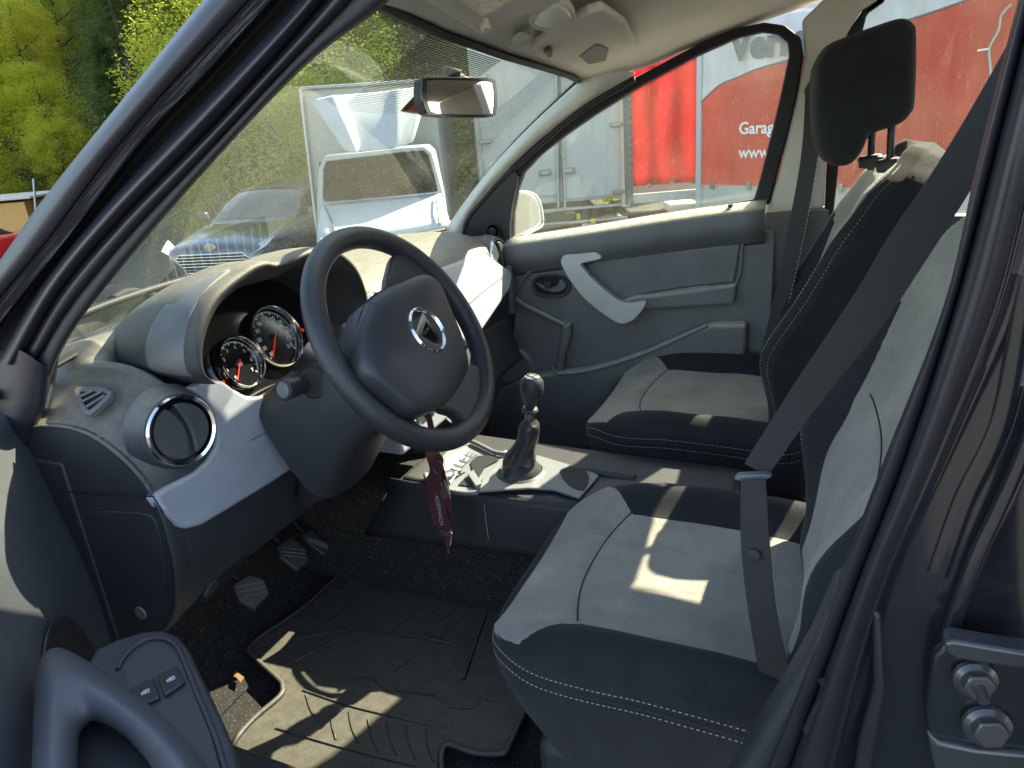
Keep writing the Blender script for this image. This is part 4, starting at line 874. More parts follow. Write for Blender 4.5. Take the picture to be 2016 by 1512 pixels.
# dials
cn = V((0, -.92, .39)).normalized(); CP0 = V((-.38, .345, 1.0))
def CP(px, py, off=0): return hit(px, py, CP0+cn*off, cn)
cu = V((1, 0, 0)); cv = cn.cross(cu)
if cv.z < 0: cv = -cv
slab('dial_board', [CP0+cu*a+cv*b for a, b in [(-.17, -.10), (.19, -.10), (.17, .085), (.08, .125), (-.08, .125), (-.155, .085)]], -cn*.004, 'gloss', dsh, 0)
def dial(px, py, r, nums, start, step, val, lbl):
    c = CP(px, py, .004)
    d = lathe('dial', [(0, .002), (r, .002), (r, -.004)], c, cn, 'gloss', dsh, 48)
    lathe('dial_ring', [(r*1.0, 0), (r*1.0, .014), (r*1.04, .018), (r*1.09, .014), (r*1.1, 0)], c, cn, 'chrome', dsh, 60, caps=False)
    bm = bmesh.new()
    for i in range(61):
        a = R(225-270*i/60); d_ = cu*math.cos(a)+cv*math.sin(a); r0 = r*(.80 if i % 5 == 0 else .86)
        tube('', [c+cn*.003+d_*r0, c+cn*.003+d_*r*.92], .0007 if i % 5 else .0010, None, bm=bm, seg=4)
    bm_obj('dial_marks', bm, 'white', dsh)['kind'] = 'stuff'
    for i, s in enumerate(nums):
        a = R(225-270*i/(len(nums)-1)); q = c+cn*.003+(cu*math.cos(a)+cv*math.sin(a))*r*.66
        text('dial_figure', s, q-cv*r*.06, cu, cv, r*.2, 'white', dsh, .0002, 0, 'CENTER')
    a = R(val); tube('needle', [c+cn*.006-(cu*math.cos(a)+cv*math.sin(a))*r*.15, c+cn*.006+(cu*math.cos(a)+cv*math.sin(a))*r*.78], .0012, 'needle', dsh, 6)
    lathe('needle_hub', [(.008, 0), (.007, .006), (0, .007)], c, cn, 'black', dsh, 20)
dial(538, 665, .058, ['10', '30', '50', '70', '90', '110', '130', '150', '170', '190', '210'], 0, 0, 228, '')
dial(468, 716, .046, ['0', '1', '2', '3', '4', '5', '6', '7'], 0, 0, 228, '')
dial(648, 606, .046, ['', '', ''], 0, 0, 200, '')
for p in ((590, 648), (596, 650), (440, 752)): lathe('warning_lamp', [(0, .001), (.0035, .001), (.004, 0)], CP(*p, .012), cn, 'needle', dsh, 12)

# --- steering column, stalk, wheel
WC = V((-.399, 0, 1.043)); WT = R(30.65); WR = .190
WNN = V((math.sin(R(-.58)), -math.cos(WT), math.sin(WT))).normalized()
WU = (V((1, 0, 0))-WNN*WNN.x).normalized(); WV = WNN.cross(WU)
if WV.z < 0: WV = -WV
def WP(px, py, off=0): return hit(px, py, WC+WNN*off, WNN)
col_r = []
for d_, wx, hz, dz in [(.035, .050, .05, -.01), (.05, .075, .07, -.02), (.10, .095, .085, -.03), (.18, .10, .09, -.035), (.30, .11, .12, -.06)]:
    c = WC-WNN*d_+WV*dz; row = []
    for k in range(17):
        a = 2*math.pi*k/16; ca, sa = math.cos(a), math.sin(a)
        row.append(c+WU*wx*math.copysign(abs(ca)**.6, ca)+WV*hz*math.copysign(abs(sa)**.6, sa))
    col_r.append(row)
scol = grid('steering_column_cover', col_r, 'dark', car, 3, 4)
slab('lower_column_cover', [X(*p, -.42) for p in [(575, 822), (600, 790), (700, 760), (740, 830), (700, 900), (640, 985), (596, 1004), (575, 985), (588, 915), (596, 885)]], (.16, 0, 0), 'dark', scol, .02, 4)
lathe('stalk_collar', [(.0, .004), (.026, .004), (.03, .0), (.032, -.01)], X(618, 752, -.492), (-1, -.25, .1), 'black', scol, 28, sx=1.0)
ep = X(563, 766, -.535); sp0 = X(622, 750, -.47)
st_ = tube('indicator_stalk', [sp0, sp0.lerp(ep, .5), ep], [.012, .0185], 'gloss' if False else 'dark', car, 20, n=8)
ax_ = (ep-sp0).normalized()
lathe('stalk_cap', [(.0185, -.002), (.0195, .004), (.0170, .008), (.0155, .006)], ep, ax_, 'dark', st_, 28)
lathe('stalk_button', [(.0150, .0), (.0145, .007), (.012, .009), (0, .0095)], ep, ax_, 'grey', st_, 28)
sn = (CAM-sp0.lerp(ep, .5)).normalized()
text('stalk_symbol', 'OE', X(584, 758, -.515)+sn*.004, -V((ax_.x, ax_.y, ax_.z)), UZ, .011, 'white', st_, .0002)

def wl(a, r, off=0): return WC+(WU*math.cos(a)+WV*math.sin(a))*r+WNN*off
M['wheelr'] = M['leather']
sw = tube('steering_wheel', [wl(2*math.pi*k/72, WR) for k in range(72)], .0190, 'wheelr', car, 20, closed=True)
def wslab(name, pts, th, m, off=.006, bev=.008, seg=4, smooth=2): return slab(name, [WP(*p, off) for p in pts], -WNN*th, m, sw, bev, seg, smooth)
wslab('spoke', [(770, 522), (778, 500), (800, 490), (832, 500), (868, 535), (884, 560), (872, 572), (862, 580), (830, 600), (790, 590), (762, 570)], .022, 'leather')
wslab('spoke', [(906, 722), (922, 718), (938, 716), (958, 740), (962, 780), (950, 815), (930, 838), (912, 826), (896, 812), (868, 800), (880, 760)], .024, 'leather')
wslab('spoke', [(704, 690), (690, 690), (672, 694), (664, 720), (690, 770), (730, 812), (780, 846), (820, 852), (828, 838), (812, 818), (830, 790), (760, 720)], .024, 'leather', off=.000)
# airbag cover: domed outline
ob = [(720, 598), (752, 572), (788, 556), (812, 546), (836, 544), (858, 560), (872, 592), (884, 622), (900, 660), (910, 695), (916, 725), (908, 748), (890, 778), (868, 800), (836, 812), (808, 814), (786, 798), (760, 776), (734, 756), (714, 734), (704, 700), (702, 650)]
rows = []
base = [WP(*p, .030) for p in ob]; cb = sum(base, V())/len(base)
for k, off in [(.99, -.045), (1.0, -.02), (1.0, -.002), (.985, .008), (.95, .014), (.84, .020), (.62, .026), (.35, .030), (.12, .031), (.0, .0312)]:
    rows.append([cb+(p-cb)*k+WNN*off for p in base+[base[0]]])
grid('airbag_cover', rows, 'pad', sw, 2, 2, out=WNN)
tube('cover_joint', [WP(*p, .0275) for p in ob], .0014, 'black', sw, 6, closed=True, n=120)
# badge
bc = WP(841, 650, .060); be = [WP(*p, .060) for p in ((801, 628), (880, 672), (828, 606), (862, 697))]
lathe('emblem_ring', [(.0335, -.002), (.0350, .002), (.0380, .005), (.0410, .002), (.0420, -.006)], bc, WNN, 'chrome', sw, 56, caps=False)
lathe('emblem_ground', [(0, .0), (.0345, .0), (.0350, -.004)], bc, WNN, 'gloss', sw, 40)
eu = (WP(858, 700, .060)-WP(828, 612, .060)).normalized(); ev = WNN.cross(eu)
sh = [WP(*p, .0615) for p in [(832, 614), (864, 658), (869, 669), (865, 680), (852, 677), (822, 660), (820, 653)]]
slab('emblem_shield', sh, -WNN*.003, 'chrome', sw, .0012, 2)
shc = sum(sh, V())/len(sh)
slab('emblem_inset', [shc+(p-shc)*.62+WNN*.0006+eu*.002 for p in sh], -WNN*.001, 'gloss', sw, 0)
text('emblem_lettering', 'DACIA', WP(832, 655, .0622), (WP(846, 640, .062)-WP(832, 655, .062)), ev if ev.x > 0 else -ev, .0075, 'chrome', sw, .0004)

# --- floor, tunnel, firewall
fl = slab('carpet', [V((-.74, .78, .262)), V((.74, .78, .262)), V((.74, -1.6, .262)), V((-.74, -1.6, .262))], (0, 0, -.02), 'carpet', car, 0)
grid('firewall', [[V((x, .44, .268)), V((x, .56, .30)), V((x, .68, .42)), V((x, .76, .62)), V((x, .80, .95))] for x in (-.74, 0, .74)], 'carpet', fl, 4, 4)
grid('tunnel', [[V((-.16, y, .262)), V((-.15, y, .40)), V((-.12, y, .52)), V((0, y, .545)), V((.14, y, .52)), V((.17, y, .40)), V((.19, y, .262))] for y in (.75, .3, -.2, -.8)], 'carpet', fl, 3, 3, out=UZ)
slab('sill_board', [V((-.76, .75, .34)), V((-.70, .70, .34)), V((-.70, -.80, .34)), V((-.80, -.85, .34)), V((-.80, .7, .34))], (0, 0, -.2), 'dark', fl, .01)
box('kick_panel', (-.715, .66, .60), (.02, .34, .60), 'dark', fl, .005)
rgr = random.Random(5)
for k in range(26):
    p = Z(rgr.uniform(380, 560), rgr.uniform(1200, 1450), .268)
    if k % 3: continue
o_ = slab('dry_leaf', [Z(*p, .285)+V((0, 0, .006*(i % 2))) for i, p in enumerate([(458, 1332), (464, 1325), (476, 1330), (482, 1338), (474, 1344), (466, 1338)])], (0, 0, .0008), 'rust', None, 0); tag(o_, 'small dry brown leaf on the dark carpet beside the rubber mat', 'leaf')
# pedals
def pedal(name, pts, arm, m='black', yy=.47, ribs=3):
    n_ = V((0, -.75, .66)); n_.normalize(); c0 = Y(*pts[0], yy)
    q = [hit(*p, c0, n_) for p in pts]; o = slab(name, q, -n_*.014, m, car, .004, 3)
    cc = sum(q, V())/len(q)
    tube('pedal_arm', [cc-n_*.012, cc+V((0, .10, .10)), cc+V((0, .18, .34))], .008, 'black', o, 8, n=8)
    for k in range(ribs):
        t = (k+.7)/(ribs+.4); a = q[0].lerp(q[-1], t); b = q[2].lerp(q[3], t)
        tube('pedal_rib', [a.lerp(b, .12)+n_*.001, a.lerp(b, .88)+n_*.001], .0018, 'grey', o, 6)
    return o
pedal('clutch_pedal', [(457, 1150), (490, 1130), (521, 1139), (532, 1170), (503, 1200), (473, 1184)], None, 'dark')
pedal('brake_pedal', [(547, 1073), (574, 1056), (604, 1080), (610, 1104), (587, 1124), (552, 1097)], None, 'dark', .50)
pedal('accelerator_pedal', [(594, 1052), (612, 1040), (650, 1072), (652, 1086), (640, 1094), (604, 1066)], None, 'dark', .52, 4)

# --- centre console with gear lever and hand brake
ctop = [(839, 939), (858, 954), (883, 968), (941, 971), (993, 968), (1041, 965), (1089, 968), (1120, 985), (1150, 1000)]
cc_ = slab('centre_console', [V((-.125, .25, .60)), V((-.135, .05, .592)), V((-.135, -.12, .594)), V((-.13, -.24, .60)), V((-.12, -.50, .60)), V((.12, -.50, .60)), V((.15, -.1, .59)), V((.15, .25, .60))], (0, 0, -.13), 'dark', car, .012, 4)
cc_side = grid('console_side', [[V((-.137, .27, .60)), V((-.137, .02, .592)), V((-.137, -.14, .594)), V((-.13, -.5, .60))], [V((-.15, .29, .54)), V((-.15, .03, .53)), V((-.148, -.15, .53)), V((-.14, -.5, .53))], [V((-.155, .36, .44)), V((-.155, .03, .455)), V((-.152, -.15, .46)), V((-.15, -.5, .46))]], 'dark', cc_, 4, 4, .003, out=(-1, 0, 0))
tube('console_scratch', [X(953, 993, -.151), X(957, 1030, -.156), X(962, 1062, -.158)], .0008, 'stitch', cc_, 4)
# light grey top tray with rim
def CT(px, py, off=0): return Z(px, py, .600+off)
slab('tray_floor', [CT(*p) for p in [(838, 938), (858, 953), (884, 967), (942, 970), (960, 950), (990, 905), (985, 893), (950, 882), (926, 868), (880, 890)]], (0, 0, .002), 'ctrim', cc_, .0008)
tube('tray_rim', [CT(*p, .006) for p in [(838, 934), (842, 944), (858, 955), (884, 966), (912, 971), (942, 970)]], .006, 'ctrim', cc_, 10, n=24)
tube('tray_rim', [CT(*p, .010) for p in [(926, 868), (940, 874), (956, 882), (972, 890), (988, 893), (997, 890)]], .006, 'ctrim', cc_, 10, n=24)
slab('tray_divider', [CT(*p, .016) for p in [(920, 932), (932, 924), (948, 950), (936, 956)]], (0, 0, -.016), 'ctrim', cc_, .002)
slab('tray_shade', [CT(*p, .004) for p in [(902, 955), (918, 938), (926, 940), (934, 958)]], (0, 0, .001), 'black', cc_, 0)  # flat black sheets on the tray, painted shade of its cavities
slab('tray_shade', [CT(*p, .005) for p in [(926, 910), (940, 898), (975, 896), (982, 906), (955, 920), (942, 942), (930, 925)]], (0, 0, .001), 'black', cc_, 0)
slab('console_top', [CT(*p, .002) for p in [(942, 972), (950, 945), (985, 908), (1006, 897), (1060, 900), (1100, 912), (1128, 920), (1150, 925), (1180, 940), (1140, 985), (1110, 975), (1089, 968), (1041, 965), (993, 968)]], (0, 0, .006), 'ctrim', cc_, .003)
slab('cup_shade', [CT(*p, .009) for p in [(1102, 930), (1110, 922), (1130, 920), (1150, 926), (1160, 940), (1150, 965), (1120, 955)]], (0, 0, .001), 'black', cc_, 0, smooth=2)  # no real depth: the cup's inner shade is a flat black sheet
plate = slab('number_plate_holder', [CT(876, 900, .03), CT(920, 877, .03), CT(926, 895, .026), CT(886, 952, .008), CT(872, 934, .008)], (0, 0, -.004), 'trim', None, .002)
tag(plate, 'pale card with a printed ring and figures lying in the console tray', 'card')
pe = CT(924, 893, .028)-CT(874, 935, .010); pe.normalize(); pq = V((0, 0, 1)).cross(pe); pq.normalize()
text('printed_figures', 'O LLE', CT(882, 944, .0135), pe, pq, .040, 'grey', plate, .0006, .001)
lathe('printed_ring', [(.016, 0), (.016, .002), (.020, .002), (.020, 0)], CT(884, 930, .014), UZ, 'white', plate, 30, caps=False)
# gear lever
gb = Z(1026, 934, .602)
gl = lathe('gear_lever', [(.056, 0), (.057, .006), (.050, .010), (.048, .008)], gb, UZ, 'dark', car, 48)
kx = gb.x+.012
def G(px, py): return X(px, py, kx)
bt = []
for i, (py, xl, xr, xo) in enumerate([(935, 972, 1082, 0), (926, 974, 1076, 0), (914, 982, 1066, 0), (905, 996, 1058, 0), (893, 1000, 1056, 0), (880, 1008, 1057, 0), (865, 1016, 1060, 0), (850, 1020, 1062, 0), (838, 1022, 1062, 0), (832, 1026, 1058, 0), (826, 1032, 1054, 0)]):
    L2, R2 = G(xl, py), G(xr, py); c = (L2+R2)/2; r = (L2-R2).length/2; 
    t = i/10; c = V((gb.x, gb.y, c.z)).lerp(V((kx, c.y, c.z)), sm(0, .3, t)) if i else V((gb.x, gb.y, .606))
    if i < 3: r = [.050, .047, .040][i]; c.z = [.606, .618, .632][i]
    row = []
    for k in range(25):
        a = 2*math.pi*k/24; w = 1+(.12*math.sin(3*a+t*5)+.09*math.sin(5*a-t*7+1))*math.sin(math.pi*min(1, t*1.3+.08))
        row.append(c+V((math.cos(a)*r*w, math.sin(a)*r*w*.92, .004*math.sin(4*a+t*6)*math.sin(math.pi*t))))
    row[-1] = row[0].copy(); bt.append(row)
M['bootm'] = mat('gear_boot_leather', (.028, .028, .032), .38, bump=.3, bscale=500)
grid('gear_boot', bt, 'bootm', gl, 2, 4)
kt, kb = G(1049, 741), G(1043, 812); kax = (kt-kb).normalized()
lathe('gear_shaft', [(.010, -.025), (.009, .02), (.008, .03)], kb, kax, 'steel', gl, 20)
lathe('gear_collar', [(.008, -.002), (.017, .002), (.019, .007), (.016, .012), (.009, .014)], kb, kax, 'dark', gl, 28)
kh = (kt-kb).length
lathe('gear_knob', [(.009, .012), (.013, .018), (.021, .035), (.0255, .052), (.0265, .064), (.024, kh-.010), (.018, kh-.002), (.016, kh)], kb, kax, 'dark', gl, 36)
lathe('knob_cap', [(.017, kh-.001), (.0155, kh+.001), (0, kh+.003)], kb, kax, 'chrome', gl, 30)
# hand brake
hb = tube('hand_brake', [X(1112, 928, .01), X(1140, 926, .01), X(1185, 932, .01), X(1250, 944, .01)], [.011, .013], 'dark', car, 16, n=10)
lathe('brake_button', [(.008, 0), (.007, .01), (0, .012)], X(1112, 928, .01), X(1112, 928, .01)-X(1140, 926, .01), 'black', hb, 16)

# --- burgundy ribbon with keys hanging from the ignition
rb_a = [(838, 815), (843, 850), (838, 890), (846, 925), (838, 950), (846, 1000), (855, 1030), (868, 1045), (874, 1060), (882, 1090)]
rb_b = [(848, 812), (856, 848), (862, 885), (873, 905), (868, 935), (872, 975), (880, 1010), (886, 1035), (888, 1062), (884, 1088)]
RXx = -.27
rbn = ribbon('key_ribbon', [X(*p, RXx+.004*math.sin(i*2)) for i, p in enumerate(rb_a)], [X(*p, RXx-.006*math.cos(i*1.7)) for i, p in enumerate(rb_b)], 'ribbon', None, .0012, 60)
tag(rbn, 'burgundy printed ribbon hanging from the ignition key under the steering wheel', 'ribbon')
ribbon('ribbon_loop', [X(*p, RXx+.012) for p in [(852, 900), (858, 950), (870, 1000), (878, 1040)]], [X(*p, RXx+.012) for p in [(868, 902), (884, 960), (888, 1005), (884, 1042)]], 'ribbon', rbn, .0012, 30)
tube('ribbon_knot', [X(868, 1044, RXx-.004), X(878, 1050, RXx-.006), X(888, 1046, RXx-.002)], .0065, 'ribbon', rbn, 10, n=8)
text('ribbon_lettering', 'ADERNACH', X(856, 975, RXx-.008), X(866, 1030, RXx-.008)-X(856, 975, RXx-.008), X(862, 970, RXx)-X(852, 972, RXx), .013, 'stitch', rbn, .0003)
kf = slab('key', [X(*p, RXx-.005) for p in [(868, 960), (874, 945), (880, 958), (884, 975), (874, 985), (866, 975)]], (.004, 0, 0), 'steel', rbn, .001)
tube('key_ring', [X(862+9*math.cos(a), 920+12*math.sin(a), RXx-.004) for a in [k*.4 for k in range(16)]], .0012, 'steel', rbn, 6, closed=True)

# --- rubber floor mat
MZ = .292
mo_ = [(495, 1290), (490, 1278), (520, 1250), (600, 1195), (660, 1140), (690, 1118), (720, 1117), (770, 1128), (850, 1146), (930, 1160), (1000, 1166), (1060, 1250), (1050, 1360), (1034, 1396), (1000, 1470), (985, 1484), (930, 1482), (880, 1466), (868, 1490), (862, 1540), (780, 1560), (470, 1560), (452, 1500), (462, 1460), (500, 1415), (550, 1372), (556, 1352), (546, 1336)]
fm = slab('floor_mat', [Z(*p, MZ) for p in mo_], (0, 0, -.012), 'mat', None, .004, 2); tag(fm, 'dirty black rubber floor mat with moulded ribs in the driver footwell', 'floor mat')
tube('mat_rim', [Z(*p, MZ+.003) for p in mo_], .006, 'mat', fm, 8, closed=True, n=140)
def mrib(pts, r=.0028): tube('mat_rib', [Z(*p, MZ+.0005) for p in pts], r, 'mat', fm, 6, n=max(4, 4*len(pts)))
mc = lambda x, y: (400+x/1.68, 850+y/1.68)
for k in range(9): mrib([mc(400+k*52, 640+k*9), mc(400+k*52+70, 585+k*8), mc(400+k*52+140, 528+k*7)], .0016)
for k in range(7): mrib([mc(330+k*50, 735+k*10), mc(400+k*50, 690+k*9)], .0014)
for a, b in (((340, 868), (380, 962)), ((425, 925), (440, 1018)), ((482, 925), (514, 1030)), ((545, 952), (580, 1060)), ((606, 955), (640, 1070)), ((670, 972), (702, 1082)), ((736, 985), (762, 1090))):
    mrib([mc(*a), mc((a[0]+b[0])/2-6, (a[1]+b[1])/2), mc(*b)], .002)
mrib([mc(240, 980), mc(380, 1022), mc(560, 1072), mc(700, 1105)], .0026); mrib([mc(330, 855), mc(480, 905), mc(640, 945), mc(800, 980)], .0026)
mrib([mc(480, 812), mc(560, 812)]); mrib([mc(560, 812), mc(600, 852)]); mrib([mc(600, 852), mc(770, 872)]); mrib([mc(770, 872), mc(800, 906)]); mrib([mc(800, 906), mc(880, 916)]); mrib([mc(880, 916), mc(920, 896)]); mrib([mc(920, 896), mc(1020, 906)])
mrib([mc(290, 690), mc(500, 655), mc(700, 680), mc(880, 712)], .004); mrib([mc(300, 760), mc(420, 700), mc(560, 640)], .003)
mrib([mc(450, 520), mc(520, 455), mc(640, 470), mc(940, 510)], .005); mrib([mc(860, 820), mc(900, 700), mc(950, 560)], .005)
pm = slab('floor_mat', [V((.22, .42, .285)), V((.60, .42, .285)), V((.62, -.1, .285)), V((.22, -.1, .285))], (0, 0, -.01), 'mat', None, .004, 2); tag(pm, 'dark rubber floor mat in the passenger footwell behind the gear lever', 'floor mat')
for k in range(8): tube('mat_rib', [V((.25, .38-k*.055, .286)), V((.58, .38-k*.055, .286))], .003, 'mat', pm, 6)

# ================================================================== SEATS
def seat(cx, cy, cz, by, hyaw, lean, hdy, nb, label_part):
    """front seat; cx, cy centre of the cushion, cz height of its top"""
    A_, B_f, B_b = .285, .29, .30
    def plan(k):   # outline as a rounded rectangle, k 0..1 round it
        a = 2*math.pi*k; ca, sa = math.cos(a), math.sin(a); e = .55 if sa > 0 else .35
        x = A_*math.copysign(abs(ca)**e, ca); y = (B_f if sa > 0 else B_b)*math.copysign(abs(sa)**e, sa)
        return x, y
    def top(x, y):
        u = abs(x)/A_; z = cz+.030*sm(.55, .80, u)*sm(.30, .05, y)-.015*math.cos(min(1, u*1.3)*math.pi/2)-.035*sm(.10, .30, y)**2-.035*sm(.78, 1.0, u)**2-.02*sm(-.05, -.3, y)
        z -= .006*math.exp(-((y-.165+.045*(x/.2)**2)/.014)**2)*(1 if u < .66 else 0)
        return z+.004*noise.noise(V((x*9+cx*3, y*9, 0)))
    n = 160; rows = []
    for s in (0.001, .12, .2, .28, .36, .44, .5, .55, .6, .65, .7, .74, .78, .82, .86, .90, .935, .965, .985):
        rows.append([V((cx+plan(k/n)[0]*s, cy+plan(k/n)[1]*s, top(plan(k/n)[0]*s, plan(k/n)[1]*s))) for k in range(n+1)])
    for s, dz in ((1.0, -.012), (1.003, -.022), (.997, -.030), (1.0, -.05), (.995, -.09), (.97, -.14), (.93, -.19), (.90, -.235)):
        rows.append([V((cx+plan(k/n)[0]*s, cy+plan(k/n)[1]*s-(0.0 if dz > -.06 else (-dz-.06)*.35*(1 if plan(k/n)[1] > 0 else 0)), top(*[q*.985 for q in plan(k/n)])+dz)) for k in range(n+1)])
    vs = [p for r in rows for p in r]; m = n+1
    fs = [(i*m+j, i*m+j+1, (i+1)*m+j+1, (i+1)*m+j) for i in range(len(rows)-1) for j in range(n)]
    st = me_obj('seat', vs, fs, 'cloth', car); st.data.flip_normals() if st.data.polygons[0].normal.z < 0 else None
    if label_part: st['label'] = label_part
    # light woven centre panel lying on the cushion; wide at the front, pinched by the dark bolsters behind
    def hb_(y): 
        return .175+.10*sm(.12, .235, y) if y < .25 else .275
    rw = []
    N1 = 110
    for i in range(N1+1):
        y = -.285+(.285+.272)*i/N1; lim = A_*(max(0, 1-(max(y, 0)/B_f)**(2/.55)))**(.55/2)*.975 if y > 0 else A_
        h = min(hb_(y), lim); row = []
        for j in range(31):
            u = -1+2*j/30; x = u*h-.014*(1-sm(.1, .2, y)); e = min(1, (1-abs(u))*14, (N1-i)/1.2 if i > N1-2 else 1); row.append(V((cx+x, cy+y, top(x, y)+.0055*e-.001)))
        rw.append(row)
    vs = [p for r in rw for p in r]; fs = [(i*31+j, i*31+j+1, (i+1)*31+j+1, (i+1)*31+j) for i in range(N1) for j in range(30)]
    cp = me_obj('cushion_panel', vs, fs, 'mesh', st)
    hz = lambda x, y: top(x, y)+.0062
    tube('panel_seam', [V((cx+x, cy+.165-.045*(x/.2)**2, hz(x, .165-.045*(x/.2)**2)-.0012)) for x in [-.17+.34*i/24 for i in range(25)]], .0014, 'seam', st, 6)
    dashes('stitching', [V((cx+plan(k/100)[0]*1.003, cy+plan(k/100)[1]*1.003, top(*[q*.985 for q in plan(k/100)])-.014)) for k in range(-10, 61)], 'stitch', st, .0045, .0025, .0007, 500)
    dashes('stitching', [V((cx+plan(k/100)[0]*1.004, cy+plan(k/100)[1]*1.004, top(*[q*.985 for q in plan(k/100)])-.035)) for k in range(-10, 61)], 'stitch', st, .0045, .0025, .0007, 500)
    tube('piping', [V((cx+plan(k/100)[0]*1.0, cy+plan(k/100)[1]*1.0, top(*[q*.985 for q in plan(k/100)])-.024)) for k in range(-12, 63)], .0032, 'cloth', st, 6)
    # backrest
    O = V((cx, by, .62)); tdir_ = V((0, -lean, 1)).normalized(); nd = V((0, 1, lean)).normalized(); Hh = .642
    def halfw(t): return .222+.043*sm(0, .3, t)-.075*sm(.62, 1.0, t)**1.6-.05*sm(.93, 1.0, t)
    def front(u, t):   # front surface height above the back plane
        b = .030+.026*math.exp(-((t-.35)/.30)**2)
        if u < 0: b *= nb
        return .085+b*sm(.52, .80, abs(u))*(1-.75*sm(.68, .92, t))*sm(-.02, .32, t)-.035*sm(.86, 1.0, t)-.03*sm(.9, 1, abs(u))**2-.012*math.cos(min(1, abs(u)*1.6)*math.pi/2)+.02*math.exp(-((t-.28)/.15)**2)
    def BP(u, t, off=0):
        bend = -.008*sm(.3, 1.0, t)
        return O+V((1, 0, 0))*u*halfw(t)+tdir_*(t*Hh)+nd*(front(u, t)+bend+off)
    rows = []; NU = 26
    for i in range(33):
        t = i/32; row = []
        for j in range(NU+1): row.append(BP(-1+2*j/NU, t))
        bk = [O+V((1, 0, 0))*(q*halfw(t)*.97)+tdir_*(t*Hh-.01*(i == 32))+nd*(-.035-.01*sm(.3, 1, t)+z_) for q, z_ in ((1.03, .05), (1.0, .0), (.8, -.02), (.3, -.03), (-.3, -.03), (-.8, -.02), (-1.0, 0), (-1.03, .05))]
        rows.append(row+bk+[row[0]])
    tc_ = O+tdir_*(Hh+.028)+nd*(.0-.01)
    for k in (.8, .5, .0): rows.append([tc_+(p-tc_)*k*1.0+tdir_*(.0) if k else tc_.copy() for p in rows[32]])
    for idx, k in ((33, .86), (34, .55)): rows[idx] = [V((tc_.x+(p.x-tc_.x)*k, tc_.y+(p.y-tc_.y)*k, tc_.z+(p.z-tc_.z)*k))+tdir_*(.012 if k > .7 else .006) for p in rows[32]]
    m = len(rows[0]); vs = [p for r in rows for p in r]; fs = [(i*m+j, i*m+j+1, (i+1)*m+j+1, (i+1)*m+j) for i in range(len(rows)-1) for j in range(m-1)]
    bk_ = me_obj('backrest', vs, fs, 'cloth', st); bm = bmesh.new(); bm.from_mesh(bk_.data); bmesh.ops.recalc_face_normals(bm, faces=bm.faces); bm.to_mesh(bk_.data); bm.free()
    def pw(t):
        pts = [(0, .52), (.12, .58), (.35, .60), (.60, .68), (.68, .71), (.72, .84), (.80, .92), (.95, .95), (1, .94)]
        for (a, wa), (b, wb) in zip(pts, pts[1:]):
            if t <= b: return wa+(wb-wa)*(t-a)/(b-a)
        return .9
    rw = []
    for i in range(61):
        t = .02+.955*i/60; h = pw(t); hn_ = min(.99, h*(1.42 if nb < 1 else 1)); rw.append([BP(-hn_+(hn_+h)*j/24, t, .0045*min(1, (12-abs(j-12))*.8, (60-i)*.5)-.0008) for j in range(25)])
    vs = [p for r in rw for p in r]; fs = [(i*25+j, (i+1)*25+j, (i+1)*25+j+1, i*25+j+1) for i in range(60) for j in range(24)]
    me_obj('backrest_panel', vs, fs, 'mesh', st)
    tube('panel_seam', [BP(-.55+1.1*j/12, .46, .004) for j in range(13)], .0014, 'seam', st, 6)
    for s in ((-1, 1) if nb == 1 else (1,)):
        dashes('stitching', [BP(s*(.90), t, .0015) for t in [.04+.9*i/20 for i in range(21)]], 'stitch', st, .0045, .0028, .0006, 300)
        dashes('stitching', [BP(s*(.97), t, .0020) for t in [.04+.9*i/20 for i in range(21)]], 'stitch', st, .0045, .0028, .0006, 300)
        tube('side_seam', [O+V((s*halfw(t)*.999, 0, 0))+tdir_*(t*Hh)+nd*(.03-.01*sm(.3, 1, t)) for t in [.03+.92*i/16 for i in range(17)]], .0025, 'cloth', st, 6)
    # headrest on two posts, side outline with its drooping front lip
    hy = [(-.623, 1.401), (-.628, 1.314), (-.640, 1.260), (-.658, 1.232), (-.680, 1.224), (-.705, 1.228), (-.722, 1.250), (-.736, 1.282), (-.787, 1.300), (-.806, 1.318), (-.812, 1.345), (-.803, 1.46), (-.795, 1.484), (-.774, 1.495), (-.735, 1.488), (-.691, 1.476), (-.650, 1.462), (-.630, 1.435)]
    oy, oz = O.y-(-.618)+.022+hdy, 0
    hp = spl([V((0, y, z)) for y, z in hy], 54, True); hc = sum(hp, V())/len(hp)
    rows = []
    for x, k in ((-.140, 0), (-.139, .3), (-.137, .55), (-.132, .74), (-.122, .88), (-.108, .96), (-.08, 1.0), (0, 1.02), (.08, 1.0), (.108, .96), (.122, .88), (.132, .74), (.137, .55), (.139, .3), (.140, 0)):
        rows.append([V((cx+x, oy+x*hyaw*.3+(hc+(p-hc)*k).y, oz+(hc+(p-hc)*k).z)) for p in hp+[hp[0]]])
    m = len(rows[0]); vs = [p for r in rows for p in r]; fs = [(i*m+j, i*m+j+1, (i+1)*m+j+1, (i+1)*m+j) for i in range(len(rows)-1) for j in range(m-1)]
    hd_ = me_obj('headrest', vs, fs, 'cloth', st); bm = bmesh.new(); bm.from_mesh(hd_.data); bmesh.ops.recalc_face_normals(bm, faces=bm.faces); bm.to_mesh(hd_.data); bm.free()
